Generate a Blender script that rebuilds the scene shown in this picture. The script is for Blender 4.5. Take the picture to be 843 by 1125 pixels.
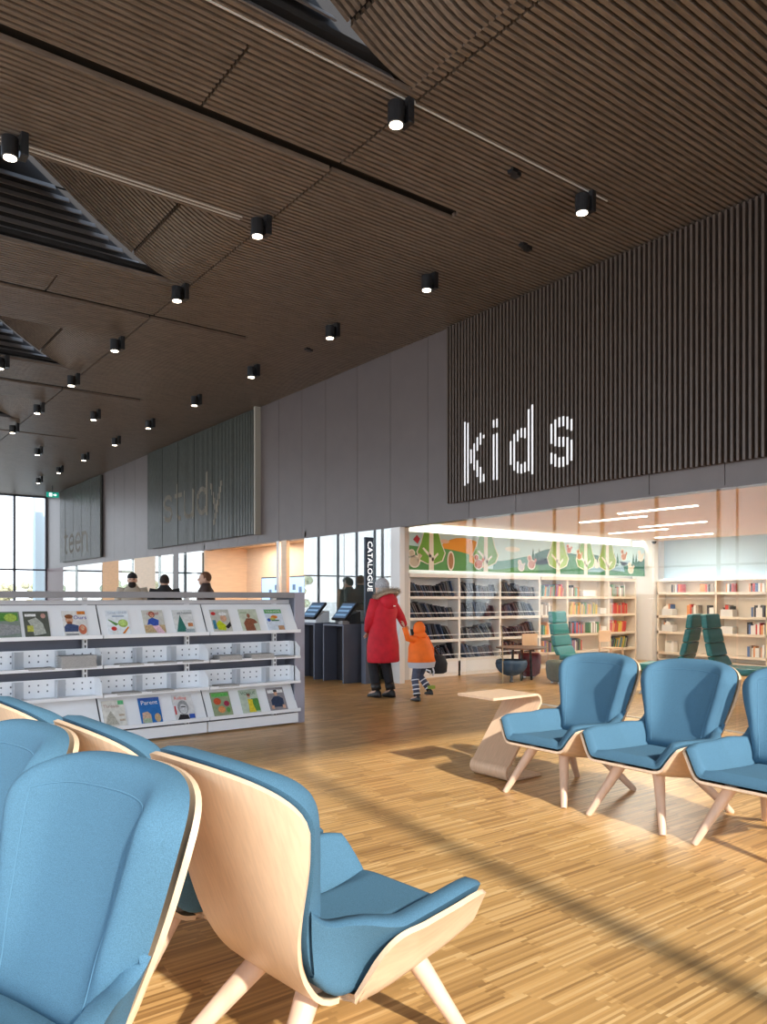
import bpy, bmesh, math, random
import numpy as np
from mathutils import Vector, Matrix
for o in list(bpy.data.objects): bpy.data.objects.remove(o)
PI=math.pi
scene=bpy.context.scene
COL=scene.collection
# ---------------------------------------------------------------- camera
EYE=1.35; FPX=839.9
cam=bpy.data.cameras.new('camera'); camo=bpy.data.objects.new('camera',cam); COL.objects.link(camo)
camo.location=(0,0,EYE); camo.rotation_euler=(PI/2,0,-math.radians(37.03))
cam.sensor_fit='HORIZONTAL'; cam.sensor_width=36; cam.lens=FPX/843*36
cam.shift_x=0; cam.shift_y=(657-562.5)/843
cam.clip_start=.05; cam.clip_end=400
scene.camera=camo
# ---------------------------------------------------------------- light and exposure
scene.view_settings.view_transform='Standard'; scene.view_settings.look='None'
scene.view_settings.gamma=1; scene.view_settings.use_curve_mapping=False
scene.view_settings.exposure=0.55
w=bpy.data.worlds.new('world'); scene.world=w; w.use_nodes=True
nt=w.node_tree; nt.nodes.clear()
out=nt.nodes.new('ShaderNodeOutputWorld'); bg=nt.nodes.new('ShaderNodeBackground')
tc=nt.nodes.new('ShaderNodeTexCoord'); sep=nt.nodes.new('ShaderNodeSeparateXYZ'); rp=nt.nodes.new('ShaderNodeValToRGB')
nt.links.new(tc.outputs['Generated'],sep.inputs[0]); nt.links.new(sep.outputs['Z'],rp.inputs[0])
rp.color_ramp.elements[0].position=0.0; rp.color_ramp.elements[0].color=(.92,.96,1,1)
rp.color_ramp.elements[1].position=.6; rp.color_ramp.elements[1].color=(.55,.74,1,1)
nt.links.new(rp.outputs[0],bg.inputs[0]); bg.inputs[1].default_value=1.9
nt.links.new(bg.outputs[0],out.inputs[0])
sun=bpy.data.lights.new('sun','SUN'); sun.energy=5.4; sun.angle=math.radians(1.7); sun.color=(1,.93,.82)
suno=bpy.data.objects.new('sun',sun); COL.objects.link(suno)
SD=Vector((.117,.985,-math.tan(math.radians(31)))).normalized()
suno.rotation_euler=SD.to_track_quat('-Z','Y').to_euler(); suno.location=(0,-20,15)
def area(name,loc,size,size_y,rot,energy,color,parent=None):
    l=bpy.data.lights.new(name,'AREA'); l.shape='RECTANGLE'; l.size=size; l.size_y=size_y; l.energy=energy; l.color=color
    o=bpy.data.objects.new(name,l); COL.objects.link(o); o.location=loc; o.rotation_euler=rot
    if parent: o.parent=parent
    return o
# added area lamps outside the rear and left glazing, boosting the daylight
area('daylight_fill_rear',(-0.5,-3.6,2.9),15,5,(PI/2,0,PI),200,(.86,.93,1))
area('daylight_fill_side',(-9.6,12,2.9),36,5,(PI/2,0,-PI/2),1050,(.84,.92,1))
# ---------------------------------------------------------------- helpers
MC={}
def mat(name,col,rough=.5,metal=0,noise=0,nscale=30,emit=None,es=1,bump=0,spec=None,stretch=None,trans=0):
    if name in MC: return MC[name]
    m=bpy.data.materials.new(name); m.use_nodes=True; n=m.node_tree; b=n.nodes['Principled BSDF']
    b.inputs['Base Color'].default_value=(*col,1); b.inputs['Roughness'].default_value=rough; b.inputs['Metallic'].default_value=metal
    if spec is not None: b.inputs['Specular IOR Level'].default_value=spec
    if emit: b.inputs['Emission Color'].default_value=(*emit,1); b.inputs['Emission Strength'].default_value=es
    if noise or bump:
        t=n.nodes.new('ShaderNodeTexCoord'); mp=n.nodes.new('ShaderNodeMapping'); nz=n.nodes.new('ShaderNodeTexNoise')
        nz.inputs['Scale'].default_value=nscale; nz.inputs['Detail'].default_value=4
        n.links.new(t.outputs['Object'],mp.inputs[0]); n.links.new(mp.outputs[0],nz.inputs['Vector'])
        if stretch: mp.inputs['Scale'].default_value=stretch
        if noise:
            mx=n.nodes.new('ShaderNodeMixRGB'); mx.inputs[1].default_value=(*[c*(1-noise) for c in col],1); mx.inputs[2].default_value=(*[min(1,c*(1+noise)) for c in col],1)
            rr=n.nodes.new('ShaderNodeMapRange'); rr.inputs[1].default_value=.3; rr.inputs[2].default_value=.7
            n.links.new(nz.outputs[0],rr.inputs[0]); n.links.new(rr.outputs[0],mx.inputs[0]); n.links.new(mx.outputs[0],b.inputs['Base Color'])
        if bump:
            bp=n.nodes.new('ShaderNodeBump'); bp.inputs['Strength'].default_value=bump; bp.inputs['Distance'].default_value=.004
            n.links.new(nz.outputs[0],bp.inputs['Height']); n.links.new(bp.outputs[0],b.inputs['Normal'])
    MC[name]=m; return m
def glassmat(name,tint,refl,fs=1.0):
    m=bpy.data.materials.new(name); m.use_nodes=True; n=m.node_tree; n.nodes.clear()
    o=n.nodes.new('ShaderNodeOutputMaterial'); t=n.nodes.new('ShaderNodeBsdfTransparent'); g=n.nodes.new('ShaderNodeBsdfGlossy')
    t.inputs[0].default_value=(*tint,1); g.inputs['Roughness'].default_value=.0
    mx=n.nodes.new('ShaderNodeMixShader'); lw=n.nodes.new('ShaderNodeFresnel'); lw.inputs[0].default_value=1.5
    ge=n.nodes.new('ShaderNodeNewGeometry'); ir=n.nodes.new('ShaderNodeMapRange'); ir.inputs[3].default_value=1.5; ir.inputs[4].default_value=1/1.5
    n.links.new(ge.outputs['Backfacing'],ir.inputs[0]); n.links.new(ir.outputs[0],lw.inputs[0])
    ad=n.nodes.new('ShaderNodeMath'); ad.operation='MULTIPLY_ADD'; ad.inputs[1].default_value=fs; ad.inputs[2].default_value=refl; ad.use_clamp=True
    n.links.new(lw.outputs[0],ad.inputs[0]); n.links.new(ad.outputs[0],mx.inputs[0]); n.links.new(t.outputs[0],mx.inputs[1]); n.links.new(g.outputs[0],mx.inputs[2]); n.links.new(mx.outputs[0],o.inputs[0])
    MC[name]=m; return m
class MB:
    def __init__(s): s.bm=bmesh.new()
    def box(s,x0,x1,y0,y1,z0,z1,M=None):
        vs=[s.bm.verts.new((x,y,z)) for x in (x0,x1) for y in (y0,y1) for z in (z0,z1)]
        for f in ((0,1,3,2),(4,6,7,5),(0,4,5,1),(2,3,7,6),(0,2,6,4),(1,5,7,3)): s.bm.faces.new([vs[i] for i in f])
        if M is not None:
            for v in vs: v.co=M@v.co
        return s
    def cyl(s,p0,p1,r0,r1=None,n=12,cap=True,sq=1):
        if r1 is None: r1=r0
        p0=Vector(p0);p1=Vector(p1); q=(p1-p0).to_track_quat('Z','Y'); rings=[]
        for p,r in ((p0,r0),(p1,r1)):
            rings.append([s.bm.verts.new(p+q@Vector((r*math.cos(2*PI*i/n),r*sq*math.sin(2*PI*i/n),0))) for i in range(n)])
        for i in range(n): s.bm.faces.new((rings[0][i],rings[0][(i+1)%n],rings[1][(i+1)%n],rings[1][i]))
        if cap: s.bm.faces.new(rings[0][::-1]); s.bm.faces.new(rings[1])
        return s
    def tube(s,pts,r,n=8,closed=False):
        pts=[Vector(p) for p in pts]; L=len(pts); rings=[]; q=None; pd=None
        for k,p in enumerate(pts):
            a=pts[k-1] if (k>0 or closed) else p; b=pts[(k+1)%L] if (k<L-1 or closed) else p
            d=(b-a).normalized()
            q=d.to_track_quat('Z','Y') if q is None else pd.rotation_difference(d)@q
            pd=d
            rr=r[k] if isinstance(r,(list,tuple)) else r
            rings.append([s.bm.verts.new(p+q@Vector((rr*math.cos(2*PI*i/n),rr*math.sin(2*PI*i/n),0))) for i in range(n)])
        for k in range(L if closed else L-1):
            A=rings[k];B=rings[(k+1)%L]
            for i in range(n): s.bm.faces.new((A[i],A[(i+1)%n],B[(i+1)%n],B[i]))
        if not closed: s.bm.faces.new(rings[0][::-1]); s.bm.faces.new(rings[-1])
        return s
    def loft(s,rings_def,n=16,cap=True):   # (center, rx, ry, yaw)
        rings=[]
        for c,rx,ry,yaw in rings_def:
            c=Vector(c); rings.append([s.bm.verts.new(c+Vector((rx*math.cos(a)*math.cos(yaw)-ry*math.sin(a)*math.sin(yaw),rx*math.cos(a)*math.sin(yaw)+ry*math.sin(a)*math.cos(yaw),0))) for a in [2*PI*i/n for i in range(n)]])
        for k in range(len(rings)-1):
            A=rings[k];B=rings[k+1]
            for i in range(n): s.bm.faces.new((A[i],A[(i+1)%n],B[(i+1)%n],B[i]))
        if cap: s.bm.faces.new(rings[0][::-1]); s.bm.faces.new(rings[-1])
        return s
    def prism(s,pts,d):     # polygon pts (3D) extruded by vector d
        a=[s.bm.verts.new(p) for p in pts]; b=[s.bm.verts.new(Vector(p)+Vector(d)) for p in pts]; n=len(pts)
        s.bm.faces.new(a[::-1]); s.bm.faces.new(b)
        for i in range(n): s.bm.faces.new((a[i],a[(i+1)%n],b[(i+1)%n],b[i]))
        return s
    def ell(s,c,rx,ry,rz,M=None,seg=16,rg=10):
        r=bmesh.ops.create_uvsphere(s.bm,u_segments=seg,v_segments=rg,radius=1)
        for v in r['verts']:
            v.co=Vector((v.co.x*rx,v.co.y*ry,v.co.z*rz))
            if M is not None: v.co=M@v.co
            v.co+=Vector(c)
        return s
    def build(s,name,m,parent=None,smooth=False,bevel=0,loc=None,segs=2,sub=0):
        bmesh.ops.recalc_face_normals(s.bm,faces=s.bm.faces[:])
        me=bpy.data.meshes.new(name); s.bm.to_mesh(me); s.bm.free()
        o=bpy.data.objects.new(name,me); COL.objects.link(o)
        if m: me.materials.append(m)
        if smooth:
            for p in me.polygons: p.use_smooth=True
        if parent: o.parent=parent
        if loc: o.location=loc
        if bevel:
            b=o.modifiers.new('bevel','BEVEL'); b.width=bevel; b.segments=segs; b.limit_method='ANGLE'
        if sub: 
            b=o.modifiers.new('sub','SUBSURF'); b.levels=sub; b.render_levels=sub
        return o
def tag(o,label=None,cat=None,group=None,kind=None):
    if label: o['label']=label
    if cat: o['category']=cat
    if group: o['group']=group
    if kind: o['kind']=kind
    return o
def struct(o,label=None):
    o['kind']='structure'
    if label: o['label']=label
    return o
def empty(name,loc=(0,0,0),rz=0,label=None,cat=None,group=None):
    o=bpy.data.objects.new(name,None); COL.objects.link(o); o.location=loc; o.rotation_euler=(0,0,rz); o.empty_display_size=.1
    return tag(o,label,cat,group)
def copytree(o,parent=None,loc=None,rz=None,label=None,group=None):
    c=o.copy(); COL.objects.link(c)
    if parent is not None: c.parent=parent
    if loc is not None: c.location=loc
    if rz is not None: c.rotation_euler=(0,0,rz)
    if label: c['label']=label
    if group: c['group']=group
    for ch in [x for x in bpy.data.objects if x.parent==o]: copytree(ch,c)
    return c
def text(name,s,m,parent,M,size=.1,depth=.002,align='LEFT',label=None):
    cu=bpy.data.curves.new(name,'FONT'); cu.body=s; cu.size=size; cu.extrude=depth; cu.align_x=align; cu.resolution_u=2
    tmp=bpy.data.objects.new(name,cu); COL.objects.link(tmp)
    bpy.context.view_layer.update()
    me=bpy.data.meshes.new_from_object(tmp.evaluated_get(bpy.context.evaluated_depsgraph_get()))
    bpy.data.objects.remove(tmp); me.materials.clear(); me.materials.append(m); me.transform(M)
    o=bpy.data.objects.new(name,me); COL.objects.link(o)
    if parent: o.parent=parent
    if label: o['label']=label
    return o
R=random.Random(7)
# ---------------------------------------------------------------- materials
slat_m=mat('slat_brown',(.165,.125,.098),.38,noise=.28,nscale=6,stretch=(1,8,8))
back_m=mat('ceiling_backing',(.010,.008,.008),.8)
kslat_m=mat('wall_slat_brown',(.080,.056,.044),.42,noise=.08,nscale=8,stretch=(6,6,1))
fascia_m=mat('fascia_panel',(.108,.084,.079),.38,noise=.06,nscale=3)
black_m=mat('black_metal',(.012,.012,.014),.35)
dgrey_m=mat('mullion_grey',(.09,.09,.11),.4,metal=.3)
white_m=mat('white_paint',(.82,.81,.80),.5)
wmetal_m=mat('white_enamel',(.88,.90,.93),.35)
beige_m=mat('pale_wood_panel',(.80,.60,.43),.5,noise=.05,nscale=4,stretch=(1,1,6))
orange_m=mat('warm_wood_panel',(.72,.36,.13),.5,noise=.08,nscale=4,stretch=(1,1,6))
kceil_m=mat('kids_ceiling_wood',(.80,.49,.27),.5,noise=.04,nscale=3)
fab_m=mat('blue_wool',(.068,.155,.232),.85,noise=.20,nscale=420,bump=.25,spec=.2)
ply_m=mat('ash_plywood',(.70,.50,.335),.42,noise=.07,nscale=14,stretch=(1,8,1))
legw_m=mat('ash_leg',(.68,.47,.335),.42,noise=.09,nscale=20,stretch=(1,1,.15))
teal_m=mat('teal_leather',(.012,.165,.165),.45)
glass_m=glassmat('clear_glass',(.97,.985,.98),.0,.6)
mirror_m=glassmat('reflective_glass',(.86,.9,.88),.33)
win_m=glassmat('window_glass',(.98,.99,1),.0)
def floor_material():
    m=bpy.data.materials.new('strip_parquet'); m.use_nodes=True; n=m.node_tree; b=n.nodes['Principled BSDF']; N=n.nodes.new; Lk=n.links.new
    tcn=N('ShaderNodeTexCoord'); sp=N('ShaderNodeSeparateXYZ'); Lk(tcn.outputs['Object'],sp.inputs[0])
    def ma(op,a,b_=None,c=None):
        x=N('ShaderNodeMath'); x.operation=op
        for k,v in enumerate((a,b_,c)):
            if v is None: continue
            if isinstance(v,(int,float)): x.inputs[k].default_value=v
            else: Lk(v,x.inputs[k])
        return x.outputs[0]
    def wn(a,b_):
        c=N('ShaderNodeCombineXYZ'); 
        for k,v in enumerate((a,b_)):
            if isinstance(v,(int,float)): c.inputs[k].default_value=v
            else: Lk(v,c.inputs[k])
        q=N('ShaderNodeTexWhiteNoise'); q.noise_dimensions='2D'; Lk(c.outputs[0],q.inputs['Vector']); return q.outputs[0]
    X,Y=sp.outputs[0],sp.outputs[1]
    j=ma('FLOOR',ma('DIVIDE',Y,.0125)); J=ma('FLOOR',ma('DIVIDE',Y,.15))
    half=ma('MULTIPLY',wn(J,3.3),.9)
    I=ma('FLOOR',ma('ADD',ma('DIVIDE',X,.30),half))
    jit=ma('MULTIPLY',wn(j,7.7),.35)
    i=ma('FLOOR',ma('ADD',ma('ADD',ma('DIVIDE',X,.30),half),ma('MULTIPLY',jit,.6)))
    v1=wn(i,j); v2=wn(I,J)
    nz=N('ShaderNodeTexNoise'); mp=N('ShaderNodeMapping'); mp.inputs['Scale'].default_value=(3,60,1); Lk(tcn.outputs['Object'],mp.inputs[0]); Lk(mp.outputs[0],nz.inputs['Vector']); nz.inputs['Scale'].default_value=1.5
    v=ma('ADD',ma('ADD',ma('MULTIPLY',v1,.62),ma('MULTIPLY',v2,.22)),ma('MULTIPLY',nz.outputs[0],.2))
    rp=N('ShaderNodeValToRGB'); Lk(v,rp.inputs[0]); e=rp.color_ramp.elements
    e[0].position=.05; e[0].color=(.22,.11,.036,1); e[1].position=1; e[1].color=(.74,.51,.245,1)
    k=e.new(.35); k.color=(.40,.225,.078,1); k=e.new(.7); k.color=(.56,.325,.118,1)
    Lk(rp.outputs[0],b.inputs['Base Color']); b.inputs['Roughness'].default_value=.34
    return m
floor_m=floor_material()
# ---------------------------------------------------------------- structure
ZC=5.3; XW=7.5; YF=31.8; YN=-3.0; XL=-9.0
struct(MB().box(XL,15.6,YN,YF,-.12,0).build('floor',floor_m),'golden brown strip parquet floor')
struct(MB().box(-150,170,-60,260,-.5,-.3).build('ground',mat('pale_ground',(.55,.53,.48),.9,noise=.15,nscale=.3)),'pale winter ground outside')
# ceiling: one mesh of slats, with gaps at the joints; openings for the roof lights
P=.065; SW=.036; SHA=[(2.70,4.60),(7.32,9.25),(11.78,13.8),(16.3,18.3),(20.9,22.9)]; XS=3.75; XR=1.85
def in_shaft(y): 
    for a,b in SHA:
        if a<y<b: return True
    return False
slots=[5.87,10.5,15.1,19.7]
mb=MB(); y=YN+.1
while y<YF-.05:
    segs=[]
    x0=XS if in_shaft(y) else XL
    slot=any(abs(y-s)<.07 for s in slots)
    if slot: x0=5.35
    cuts=[3.87]
    if 4.95<y<5.8: cuts.append(2.53)
    if 9.9<y<10.45: cuts.append(2.45)
    a=x0
    for c in sorted(cuts)+[XW]:
        if c<=a: continue
        b=c-.012 if c<XW else c
        mb.box(a,b,y,y+SW,ZC,ZC+.045); a=c+.012
    y+=P
struct(mb.build('ceiling',slat_m),'dark brown slatted wood ceiling')
mb=MB(); ys=[YN-.2]+[v for s in SHA for v in s]+[YF+.2]
for k in range(0,len(ys),2): mb.box(XL,XW,ys[k],ys[k+1],ZC+.09,ZC+.14)
for a,b in SHA: mb.box(XS,XW,a,b,ZC+.09,ZC+.14); 
struct(mb.build('ceiling_backing',back_m))
# roof-light shafts
for n,(a,b) in enumerate(SHA[:4]):
    mb=MB(); y=a+.03; 
    def zz(x):
        t=max(0,(XS-x)/(XS-XR)); return ZC+1.1*(t*t/(t*t+.06*(1-t)) if t<1 else 1)*t**.15*1.0 if t>0 else ZC
    def zz(x):
        t=(XS-x)/(XS-XR); return ZC+1.12*(t-.22*(1-math.exp(-t/.22)))/(1-.22)
    while y<b-.02:
        for (xa,xb) in ((XS,3.16),(3.13,XR)):
            st=6; pts=[(xa+(xb-xa)*k/st) for k in range(st+1)]
            for k in range(st):
                p,q=pts[k],pts[k+1]
                vs=[mb.bm.verts.new(v) for v in ((p,y,zz(p)),(q,y,zz(q)),(q,y+SW,zz(q)),(p,y+SW,zz(p)),(p,y,zz(p)+.045),(q,y,zz(q)+.045),(q,y+SW,zz(q)+.045),(p,y+SW,zz(p)+.045))]
                for f in ((0,1,2,3),(7,6,5,4),(0,4,5,1),(3,2,6,7)): mb.bm.faces.new([vs[i] for i in f])
        y+=P
    struct(mb.build('ceiling_slope',slat_m),'warped slatted flank of the roof light')
    mb=MB()
    st=8; xs=[XS+(XR-.05-XS)*k/st for k in range(st+1)]
    for k in range(st):
        p,q=xs[k],xs[k+1]
        vs=[mb.bm.verts.new(v) for v in ((p,a,zz(p)+.07),(q,a,zz(q)+.07),(q,b,zz(q)+.07),(p,b,zz(p)+.07))]; mb.bm.faces.new(vs)
    mb.box(XL,XR,a-.1,b+.2,6.50,6.56)           # lid
    mb.box(XL,XS,a-.12,a-.06,ZC+.09,6.5)         # near side
    mb.box(XL,XS,b+.1,b+.16,ZC+.09,6.12)         # far side under the strip window
    mb.box(XR-.2,XS+.1,b+.1,b+.16,6.1,6.5)
    struct(mb.build('ceiling_shaft',back_m))
    mb=MB(); z=ZC-.0; 
    for k in range(8):
        z=ZC+.005+k*.104
        xe=XR
        while xe<XS and zz(xe)>z-.0: xe+=.01
        mb.prism([(XL,b+.0,z),(XL,b+.02,z),(XL,b+.095,z+.074),(XL,b+.06,z+.074)],(xe-.10-XL,0,0))
    struct(mb.build('ceiling_louvre',mat('louvre_grey',(.17,.15,.145),.4)),'wide dark louvres in the roof light')
    struct(MB().box(XL,XR,b+.1,b+.13,6.12,6.48).build('window_roof_strip',win_m))
# walls
mb=MB(); seams=[31.8]
yy=14.6-.08
lines=[-3,-2,-1,0,1,2,3,3.15,4.14,5.02,5.99,7.03,7.93,8.83,9.76,10.68,11.68,12.51,13.4,14.3]+[14.3+.93*k for k in range(1,19)]+[31.8]
for a,b in zip(lines[:-1],lines[1:]): mb.box(XW,XW+.03,a+.004,b-.004,2.5,ZC+.09)
mb.box(XW+.03,XW+.12,YN,YF,2.505,ZC+.14)
struct(mb.build('wall_right',fascia_m),'dark grey panelled upper wall above the glazing')
struct(MB().box(XW-.02,XW+.12,YN,YF,2.47,2.5).build('trim_1',fascia_m))
def slat_pos(y0,y1,grp):
    out=[]; y=y0+.01; n=0
    while y<y1-.03:
        out.append(y); y+=.0627; n+=1
        if grp and n%16==0: y+=.03
    return out
def slat_wall(y0,y1,z0,z1,label,sm_=None):
    root=empty('slatted_wall_panel',(XW-.07,(y0+y1)/2,z0),0,label,'wall panel')
    m=MB(); yc=(y0+y1)/2
    m.box(.035,.065,y0-yc,y1-yc,0,z1-z0); m.build('backing_board',back_m,root)
    m=MB()
    for y in slat_pos(y0,y1,sm_ is not None): m.box(-.03,.03,y-yc,y-yc+.027,-.01,z1-z0)
    m.build('slats',sm_ or kslat_m,root)
    return root
kp=slat_wall(3.1-4.5,8.33,2.73,5.27,'long dark slatted wall panel carrying the word kids')
sp_=slat_wall(14.24,20.49,2.69,5.27,'slatted wall panel carrying the faint word study',mat('slat_sky_sheen',(.085,.09,.078),.27,noise=.15,nscale=8,stretch=(6,6,1)))  # sky reflection on the far slats is put into this grey-green base colour
tp=slat_wall(24.7,29.6,2.66,5.25,'slatted wall panel carrying the faint word teen',mat('slat_sky_sheen',(0,0,0)))
# letters drawn where strokes cross the slats
def seg_hit(y,segs,hw):
    hits=[]
    for (ay,az,by,bz) in segs:
        z0=None;L=math.hypot(by-ay,bz-az); n=max(2,int(L/.01))
        for k in range(n+1):
            t=k/n; py=ay+(by-ay)*t; pz=az+(bz-az)*t; d=abs(py-y)
            if d<hw:
                h=math.sqrt(hw*hw-d*d); hits.append((pz-h,pz+h))
    hits.sort(); out=[]
    for a,b in hits:
        if out and a<=out[-1][1]+.01: out[-1][1]=max(b,out[-1][1])
        else: out.append([a,b])
    return out
def arc(cy,cz,ry,rz,a0,a1,n=14):
    p=[(cy+ry*math.cos(math.radians(a0+(a1-a0)*k/n)),cz+rz*math.sin(math.radians(a0+(a1-a0)*k/n))) for k in range(n+1)]
    return [(*p[k],*p[k+1]) for k in range(n)]
# letter space: u to the right (=-Y), v up
def glyph(ch):
    if ch=='k': return [(0,0,0,.93),(.08,.36,.30,.68),(.12,.40,.32,.0)],.32
    if ch=='i': return [(0,0,0,.62),(0,.84,0,.85)],.02
    if ch=='d': return [(.36,0,.36,.92)]+arc(.19,.32,.17,.28,0,360,24),.38
    if ch=='s': return arc(.19,.48,.15,.15,20,270)+arc(.19,.18,.15,.15,90,-160),.36
    if ch=='t': return [(.1,.1,.1,.85),(0,.6,.25,.6)]+arc(.19,.12,.09,.1,180,280,6),.25
    if ch=='u': return [(0,.15,0,.62),(.32,0,.32,.62)]+arc(.16,.18,.16,.16,180,360),.34
    if ch=='y': return [(0,.62,.16,.05),(.34,.62,.10,-.25)],.36
    if ch=='e': return arc(.18,.32,.17,.29,0,320,24)+[(.02,.32,.35,.32)],.36
    if ch=='n': return [(0,0,0,.62),(.32,0,.32,.42)]+arc(.16,.42,.16,.18,180,0),.34
def letters(root,word,yl,z0,sc,hw,gap,m,y0,y1,front,label,usc=1):
    yc=(y0+y1)/2; u=0
    for ch in word:
        segs,wd=glyph(ch); S=[(a*sc*usc,b*sc,c*sc*usc,d*sc) for a,b,c,d in segs]; mb=MB(); any_=False
        for y in slat_pos(y0,y1,word!='kids'):
            uu=(yl-(y+.0135))-u
            if -.1<uu<wd*sc*usc+.1:
                for a,b in seg_hit(uu,S,hw):
                    if b-a>.02: mb.box(front-.004,front,y-yc,y-yc+.027,z0+a,z0+b); any_=True
        if any_: 
            o=mb.build('letter',m,root,); o['label']=label+' letter '+ch
        u+=wd*sc*usc+gap
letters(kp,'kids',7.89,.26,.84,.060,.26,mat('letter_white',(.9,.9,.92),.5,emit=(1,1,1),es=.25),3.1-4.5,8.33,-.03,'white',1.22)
letters(sp_,'study',19.3,.62,1.0,.055,.2,mat('letter_beige',(.23,.19,.135),.5),14.24,20.49,-.03,'beige',1.6)
letters(tp,'teen',28.9,.28,1.0,.055,.2,mat('letter_beige',(.23,.19,.135),.5),24.7,29.6,-.03,'beige',1.7)
# end caps and hanging rod beside the study panel
tag(MB().box(XW-.13,XW+.0,14.16,14.22,2.66,ZC).build('panel_end_strip',mat('pale_edge',(.33,.30,.25),.45)),'pale vertical edge strip at the near end of the study panel','panel edge')
# window walls
def window_wall(axis,c,a0,a1,step,trans,idx0,phase=0,deep=.14,wd=.07):
    """axis 'x': wall runs along X at y=c; 'y': wall runs along Y at x=c"""
    m=MB()
    def bx(s0,s1,d0,d1,z0,z1):
        if axis=='x': m.box(s0,s1,c+d0,c+d1,z0,z1)
        else: m.box(c+d0,c+d1,s0,s1,z0,z1)
    s=a1-phase
    while s>a0:
        bx(s-wd/2,s+wd/2,-deep/2,deep/2,0,ZC+.1); s-=step
    for z in trans: bx(a0,a1,-deep/2,deep/2,z-.03,z+.03)
    bx(a0,a1,-deep/2,deep/2,0,.08); bx(a0,a1,-deep/2,deep/2,ZC-.06,ZC+.14)
    struct(m.build('trim_%d'%(idx0+1),dgrey_m),'dark window mullions')
    g=MB()
    if axis=='x': g.box(a0,a1,c-.006,c+.006,.05,ZC)
    else: g.box(c-.006,c+.006,a0,a1,.05,ZC)
    struct(g.build('window_%d'%idx0,win_m),'tall clear curtain wall glazing')
window_wall('x',YF,XL,7.46,1.14,(2.44,),1)
window_wall('x',YN,XL,XW,2.5,(1.1,),3,phase=.43,wd=.10)
window_wall('y',XL,YN,YF,2.3,(2.44,),5)
# kids room shell
XK=14.65; YK=9.85; ZK=2.6
struct(MB().box(XW+.12,XK+.3,YK+.35,YK+.45,0,3).build('wall_kids_rear',white_m))
struct(MB().box(XK+.4,XK+.5,YN,YK+.4,0,3).build('wall_kids_side',white_m))
struct(MB().box(XW+.12,XK+.4,YN,YK+.0,ZK,ZK+.08).build('ceiling_kids',kceil_m),'pale wood ceiling of the kids room')
struct(MB().box(XW+.12,XK+.4,YK-.0,YK+.4,ZK+.25,ZK+.3).box(XW+.12,XK+.4,YK-.02,YK,ZK,ZK+.3).build('ceiling_cove',white_m))
struct(MB().box(XW+.02,7.93,YK-.04,YK+.0,0,2.6).build('wall_kids_return',mat('return_grey',(.62,.62,.62),.5)))
struct(MB().box(XW,XK+.5,YN-.1,YN,0,3).build('wall_kids_near',white_m))
struct(MB().box(XW-.05,XW+.05,9.45,9.68,0,2.47).build('wall_pier',white_m),'white pier beside the kids room opening')
struct(MB().box(XK-.12,XK+.1,YK-.2,YK+.3,0,ZK).build('wall_corner_post',white_m),'white corner post between the two book walls')
# glazed shopfront of the kids room
yy=7.93; k=11
for a,b in ((5.96,7.93),(3.99,5.94),(2.02,3.97),(.05,2.0),(-2.9,.03)):
    struct(MB().box(XW-.06,XW-.048,a+.004,b-.004,.01,2.47).build('window_%d'%k,glass_m),'clear glass pane of the kids room'); k+=1
struct(MB().box(XW-.075,XW-.03,-2.9,7.93,0,.012).build('trim_8',mat('sill_steel',(.55,.5,.42),.3,metal=.6)))
# ---------------------------------------------------------------- lounge chair
def shell_grid(P,lo,hi,r,tip=False):
    P=np.array(P,float); nu,nv,_=P.shape
    du=np.gradient(P,axis=0); dv=np.gradient(P,axis=1); N=np.cross(du,dv); N/=np.maximum(np.linalg.norm(N,axis=2,keepdims=True),1e-9)
    bd=np.vstack([P[0],P[-1],P[:,0]]+([P[:,-1]] if not tip else [])); bd=np.vstack([bd[:-1]*(1-k/4)+bd[1:]*k/4 for k in range(4)])
    # chords between separate borders are meaningless: keep only short steps
    ok=np.ones(len(bd),bool); base=np.vstack([P[0],P[-1],P[:,0]]+([P[:,-1]] if not tip else [])); st=np.linalg.norm(np.diff(base,axis=0),axis=1)<.09; ok=np.tile(st,4); bd=bd[ok]
    d=np.sqrt(((P[:,:,None,:]-bd[None,None])**2).sum(-1)).min(-1)
    e=np.sqrt(np.clip(1-(1-np.clip(d/r,0,1))**2,0,1)) if r>0 else np.ones((nu,nv))
    if r>0: e=.28+.72*e
    T=P+N*(lo+(hi-lo)*e)[...,None]; B=P+N*lo
    if r>0: B=P+N*(lo)
    return T,B
def shell_mesh(mb,T,B):
    nu,nv,_=T.shape
    t=[[mb.bm.verts.new(T[i,j]) for j in range(nv)] for i in range(nu)]
    b=[[mb.bm.verts.new(B[i,j]) for j in range(nv)] for i in range(nu)]
    for i in range(nu-1):
        for j in range(nv-1):
            mb.bm.faces.new((t[i][j],t[i+1][j],t[i+1][j+1],t[i][j+1])); mb.bm.faces.new((b[i][j],b[i][j+1],b[i+1][j+1],b[i+1][j]))
    for i in range(nu-1):
        mb.bm.faces.new((t[i][0],b[i][0],b[i+1][0],t[i+1][0])); mb.bm.faces.new((t[i][-1],t[i+1][-1],b[i+1][-1],b[i][-1]))
    for j in range(nv-1):
        mb.bm.faces.new((t[0][j],t[0][j+1],b[0][j+1],b[0][j])); mb.bm.faces.new((t[-1][j],b[-1][j],b[-1][j+1],t[-1][j+1]))
def sm(t): t=max(0,min(1,t)); return t*t*(3-2*t)
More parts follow.
